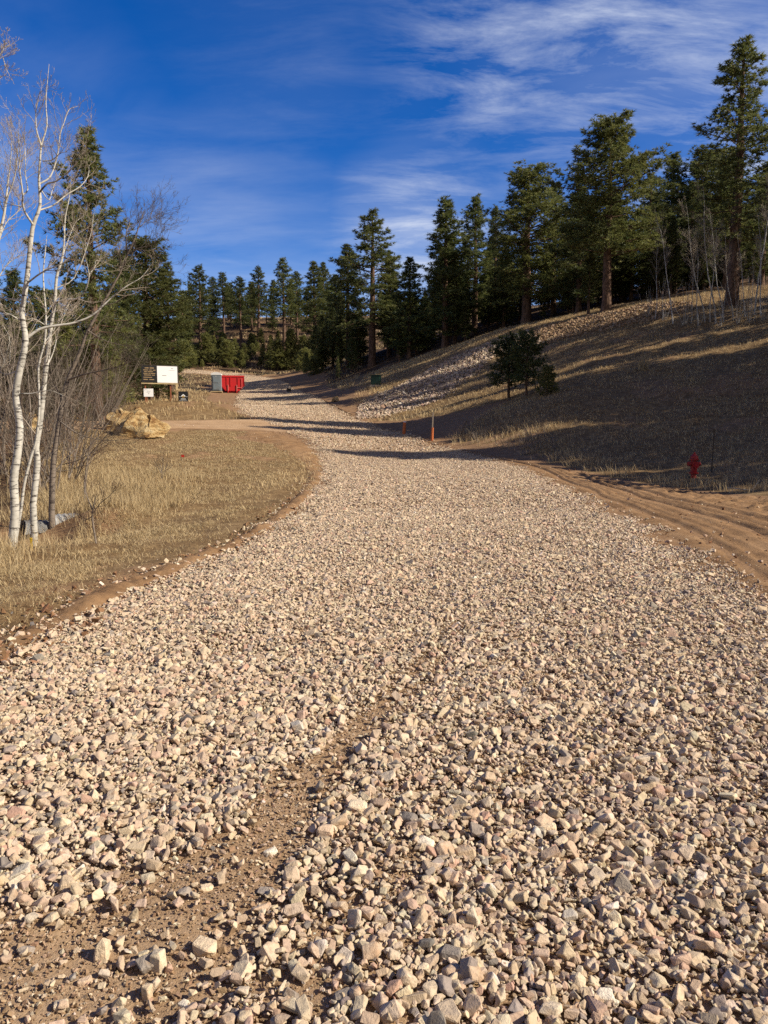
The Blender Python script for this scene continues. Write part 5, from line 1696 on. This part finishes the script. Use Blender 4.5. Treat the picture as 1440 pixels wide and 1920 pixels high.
# --- road markers
ov = hit(757, 816)
om = thing('marker_post', 'short thick orange marker post at the right road edge', 'marker post', (ov.x, ov.y, ov.z), 0)
om.rotation_euler = (0, math.radians(4), 0)
k1 = 1 / F * ov.y
part('tube', lambda bm: [cyl(bm, (0, 0, -0.1), (0, 0, 24 * k1), 3.2 * k1, 3.0 * k1, 14)], ORANGE, om)
part('cap', lambda bm: [cyl(bm, (0, 0, 24 * k1), (0, 0, 25.5 * k1), 3.3 * k1, 2.4 * k1, 14)], WHITEP, om)
ov2 = hit(810, 826)
tm_ = thing('marker_post', 'tall marker post with an orange foot and a grey stake on top', 'marker post', (ov2.x, ov2.y, ov2.z), 0)
tm_.rotation_euler = (0, math.radians(2), 0)
k2 = 1 / F * ov2.y
part('sleeve', lambda bm: cyl(bm, (0, 0, -0.1), (0, 0, 24 * k2), 2.6 * k2, 2.3 * k2, 12), ORANGE, tm_)
part('stake', lambda bm: bx(bm, (-1.3 * k2, -0.02, 24 * k2), (1.3 * k2, 0.02, 52 * k2), 0.004), STAKEG, tm_)
lv = hit(863, 818)
ls = thing('marker_stake', 'thin dark stake leaning right in the brush behind the tall marker post', 'stake', lv)
ls.rotation_euler = (0, math.radians(22), 0)
part('rod', lambda bm: cyl(bm, (0, 0, -0.2), (0, 0, 0.85), 0.022, 0.018, 7), DARKST, ls)
part('tip', lambda bm: cyl(bm, (0, 0, 0.85), (0, 0, 0.93), 0.028, 0.02, 7), DARKST, ls)

# --- green utility cabinet and its post
uv_ = hit(705, 723)
ub = thing('utility_box', 'dark green utility cabinet half way up the far cut slope', 'utility box', (uv_.x, uv_.y, uv_.z), math.radians(-10))
part('cabinet', lambda bm: bx(bm, (-0.42, -0.35, 0.05), (0.42, 0.35, 0.86), 0.03), GREENB, ub)
part('lid', lambda bm: bx(bm, (-0.46, -0.39, 0.863), (0.46, 0.39, 0.96), 0.03), GREENB, ub)
part('pad', lambda bm: bx(bm, (-0.5, -0.45, -0.3), (0.5, 0.45, 0.047), 0.01), paint('concrete', (0.36, 0.33, 0.29), 0.9, 0.3), ub)
part('door', lambda bm: [bx(bm, (-0.36, -0.372, 0.14), (-0.005, -0.3505, 0.8), 0.006), bx(bm, (0.005, -0.372, 0.14), (0.36, -0.3505, 0.8), 0.006)], GREENB, ub)
uv2 = hit(696.5, 724)
up = thing('marker_post', 'thin pale marker post just left of the green utility cabinet', 'marker post', uv2)
part('stake', lambda bm: bx(bm, (-0.055, -0.02, -0.2), (0.055, 0.02, 0.80), 0.006), WOODP, up)
part('cap', lambda bm: bx(bm, (-0.058, -0.024, 0.80), (0.058, 0.024, 0.88), 0.004), WHITEP, up)
dv2 = hit(542, 736)
db = thing('drain_inlet', 'small dark metal box by the roadside ditch right of the dumpster', 'metal box', dv2)
part('box', lambda bm: bx(bm, (-0.22, -0.2, -0.1), (0.22, 0.2, 0.42), 0.02), DARKM, db)
part('lid', lambda bm: bx(bm, (-0.25, -0.23, 0.423), (0.25, 0.23, 0.47), 0.01), DARKM, db)
# small flags
fv = hit(340, 864)
fl = thing('pin_flag', 'tiny red pin flag in the dry grass below the yellow boulder', 'flag', fv)
part('wire', lambda bm: cyl(bm, (0, 0, -0.1), (0, 0, 0.22), 0.005, 0.005, 6), DARKST, fl)
part('flag', lambda bm: bx(bm, (0.004, -0.002, 0.13), (0.11, 0.002, 0.215)), paint('red_flag', (0.6, 0.03, 0.02)), fl)
fv = hit(59, 1031)
fl = thing('marker_post', 'short yellow marker stub in the grass right of the nearest aspen', 'marker post', fv)
part('stake', lambda bm: bx(bm, (-0.018, -0.006, -0.1), (0.018, 0.006, 0.16), 0.003), paint('yellow_plastic', (0.62, 0.42, 0.03)), fl)
part('cap', lambda bm: bx(bm, (-0.019, -0.008, 0.16), (0.019, 0.008, 0.185), 0.002), bpy.data.materials['yellow_plastic'], fl)
# fallen branch by the hydrant
fb = hit(1404, 921)
rngf = np.random.default_rng(9)
tbf = Tubes()
q = limb_path(rngf, (-0.6, 0, 0.10), (1, 0.05, -0.02), 1.1, 7, 0.05, 0)
tbf.add(q, np.linspace(0.012, 0.02, 7), 6); tbf.add(limb_path(rngf, q[4], (0.7, 0, 0.9), 0.35, 4, 0.1, 0), np.linspace(0.010, 0.004, 4), 5)
tag(put('fallen_branch', tbf.mesh('fallen_branch', M_ASPEN), None, fb), 'pale fallen branch in the grass right of the hydrant', 'branch')

# ------------------------------------------------------------------ stones one can tell apart in the foreground
STONES = [(385, 1803, 50, 'oval tan stone alone on the bare dirt, left foreground', 0), (297, 1836, 44, 'tall upright pale stone standing on the bare dirt', 1), (277, 1888, 34, 'angular cream stone below the tall upright stone', 2), (193, 1812, 44, 'blocky tan stone left of the tall upright stone', 0),
          (52, 1808, 34, 'square grey-tan stone at the left edge of the bare dirt', 5), (160, 1860, 30, 'pinkish wedge stone in a short row at lower left', 3), (117, 1909, 34, 'smooth cream stone cut by the bottom edge at left', 1), (347, 1904, 28, 'grey-white stone near the bottom, right of the angular cream stone', 8),
          (418, 1747, 17, 'small cream cube of stone alone in the middle of the bare dirt', 1), (348, 1696, 30, 'stone pair with a grey face at the left rim of the bare dirt', 5), (388, 1686, 26, 'pointed cream stone at the left rim of the bare dirt', 0),
          (78, 1592, 52, 'large cream block among gravel at the left edge', 1), (153, 1593, 40, 'broad flat-topped cream stone right of the large left block', 0), (127, 1688, 46, 'tall faceted tan stone in the gravel at lower left', 2), (72, 1690, 36, 'pink-tan stone left of the tall faceted stone', 3),
          (497, 1697, 42, 'rounded flat grey-brown stone on the bare dirt', 5), (572, 1672, 30, 'bright pale wedge on the bare dirt, right of the flat grey-brown stone', 8), (763, 1559, 40, 'dark grey square block in the reddish dirt', 6), (671, 1540, 44, 'biggest round cream stone in the middle of the view', 1),
          (613, 1587, 44, 'tan stone with a pink side right of the bare strip', 3), (588, 1620, 32, 'low cream stone above the bright pale wedge', 0), (507, 1618, 30, 'grey-white tilted stone left of the low cream stone', 8), (798, 1610, 38, 'pale rectangular stone below the dark grey block', 8),
          (843, 1825, 52, 'largest dark grey angular stone, lower middle', 6), (850, 1772, 46, 'rounded pink-tan stone above the largest dark grey stone', 3), (643, 1908, 44, 'dark grey rounded stone cut by the bottom edge', 6), (693, 1802, 32, 'grey-tan round stone left of the square pale block', 5),
          (747, 1790, 34, 'square pale tan block, lower middle', 0), (503, 1825, 30, 'white smooth stone on the dirt, lower middle left', 8), (878, 1515, 36, 'grey half-buried stone at the rim of the right gravel', 5), (933, 1862, 40, 'yellowish cube-shaped stone, lower right of the middle', 1),
          (1023, 1573, 44, 'long tan block lying tilted in the right gravel', 0), (1060, 1748, 48, 'flat grey-cream slab in the right gravel', 5), (1137, 1890, 42, 'pale block near the bottom of the right gravel', 8), (1370, 1615, 38, 'flat-topped cream stone at the right side', 1), (1303, 1786, 38, 'pinkish-tan five-sided stone, lower right', 3), (1198, 1596, 50, 'broad tan slab in the middle of the right gravel', 2)]
rs = np.random.default_rng(55)
for px, py, wpx, lb, pc in STONES:
    g_ = gpt(px, py)
    z = float(road_top(np.array([g_[0]]), np.array([g_[1]]))[0]) + 0.012
    v = Vector((g_[0], g_[1], z))
    dist = (v - Vector((0, 0, CAMZ))).dot(Vector((0, math.cos(PITCH), -math.sin(PITCH))))
    rad_ = wpx / F * dist * 0.5
    asp = np.array([1.05, rs.uniform(0.7, 0.95), rs.uniform(0.62, 0.85)])
    if 'tall upright' in lb: asp = np.array([0.75, 0.8, 1.35])
    if 'tall faceted' in lb: asp = np.array([0.85, 0.8, 1.1])
    if 'slab' in lb or 'flat' in lb: asp[2] = 0.5
    V_, F_ = hull_proto(rs, asp, 0.09, 7, 0.9)
    a = rs.uniform(-0.5, 0.5)
    Rz = np.array([[math.cos(a), -math.sin(a), 0], [math.sin(a), math.cos(a), 0], [0, 0, 1]])
    V_ = (V_ * rad_ * 1.08) @ Rz.T
    cc_ = np.tile(PALETTE[pc] * rs.uniform(0.95, 1.08), (len(V_), 1))
    o = put('stone', mesh_np('stone', V_, F_, M_ROCK, cc_), None, (v.x, v.y, z - 0.02 + max(0.0, -V_[:, 2].min()) * 0.72))
    tag(o, lb, 'stone', 'large stones in the foreground')
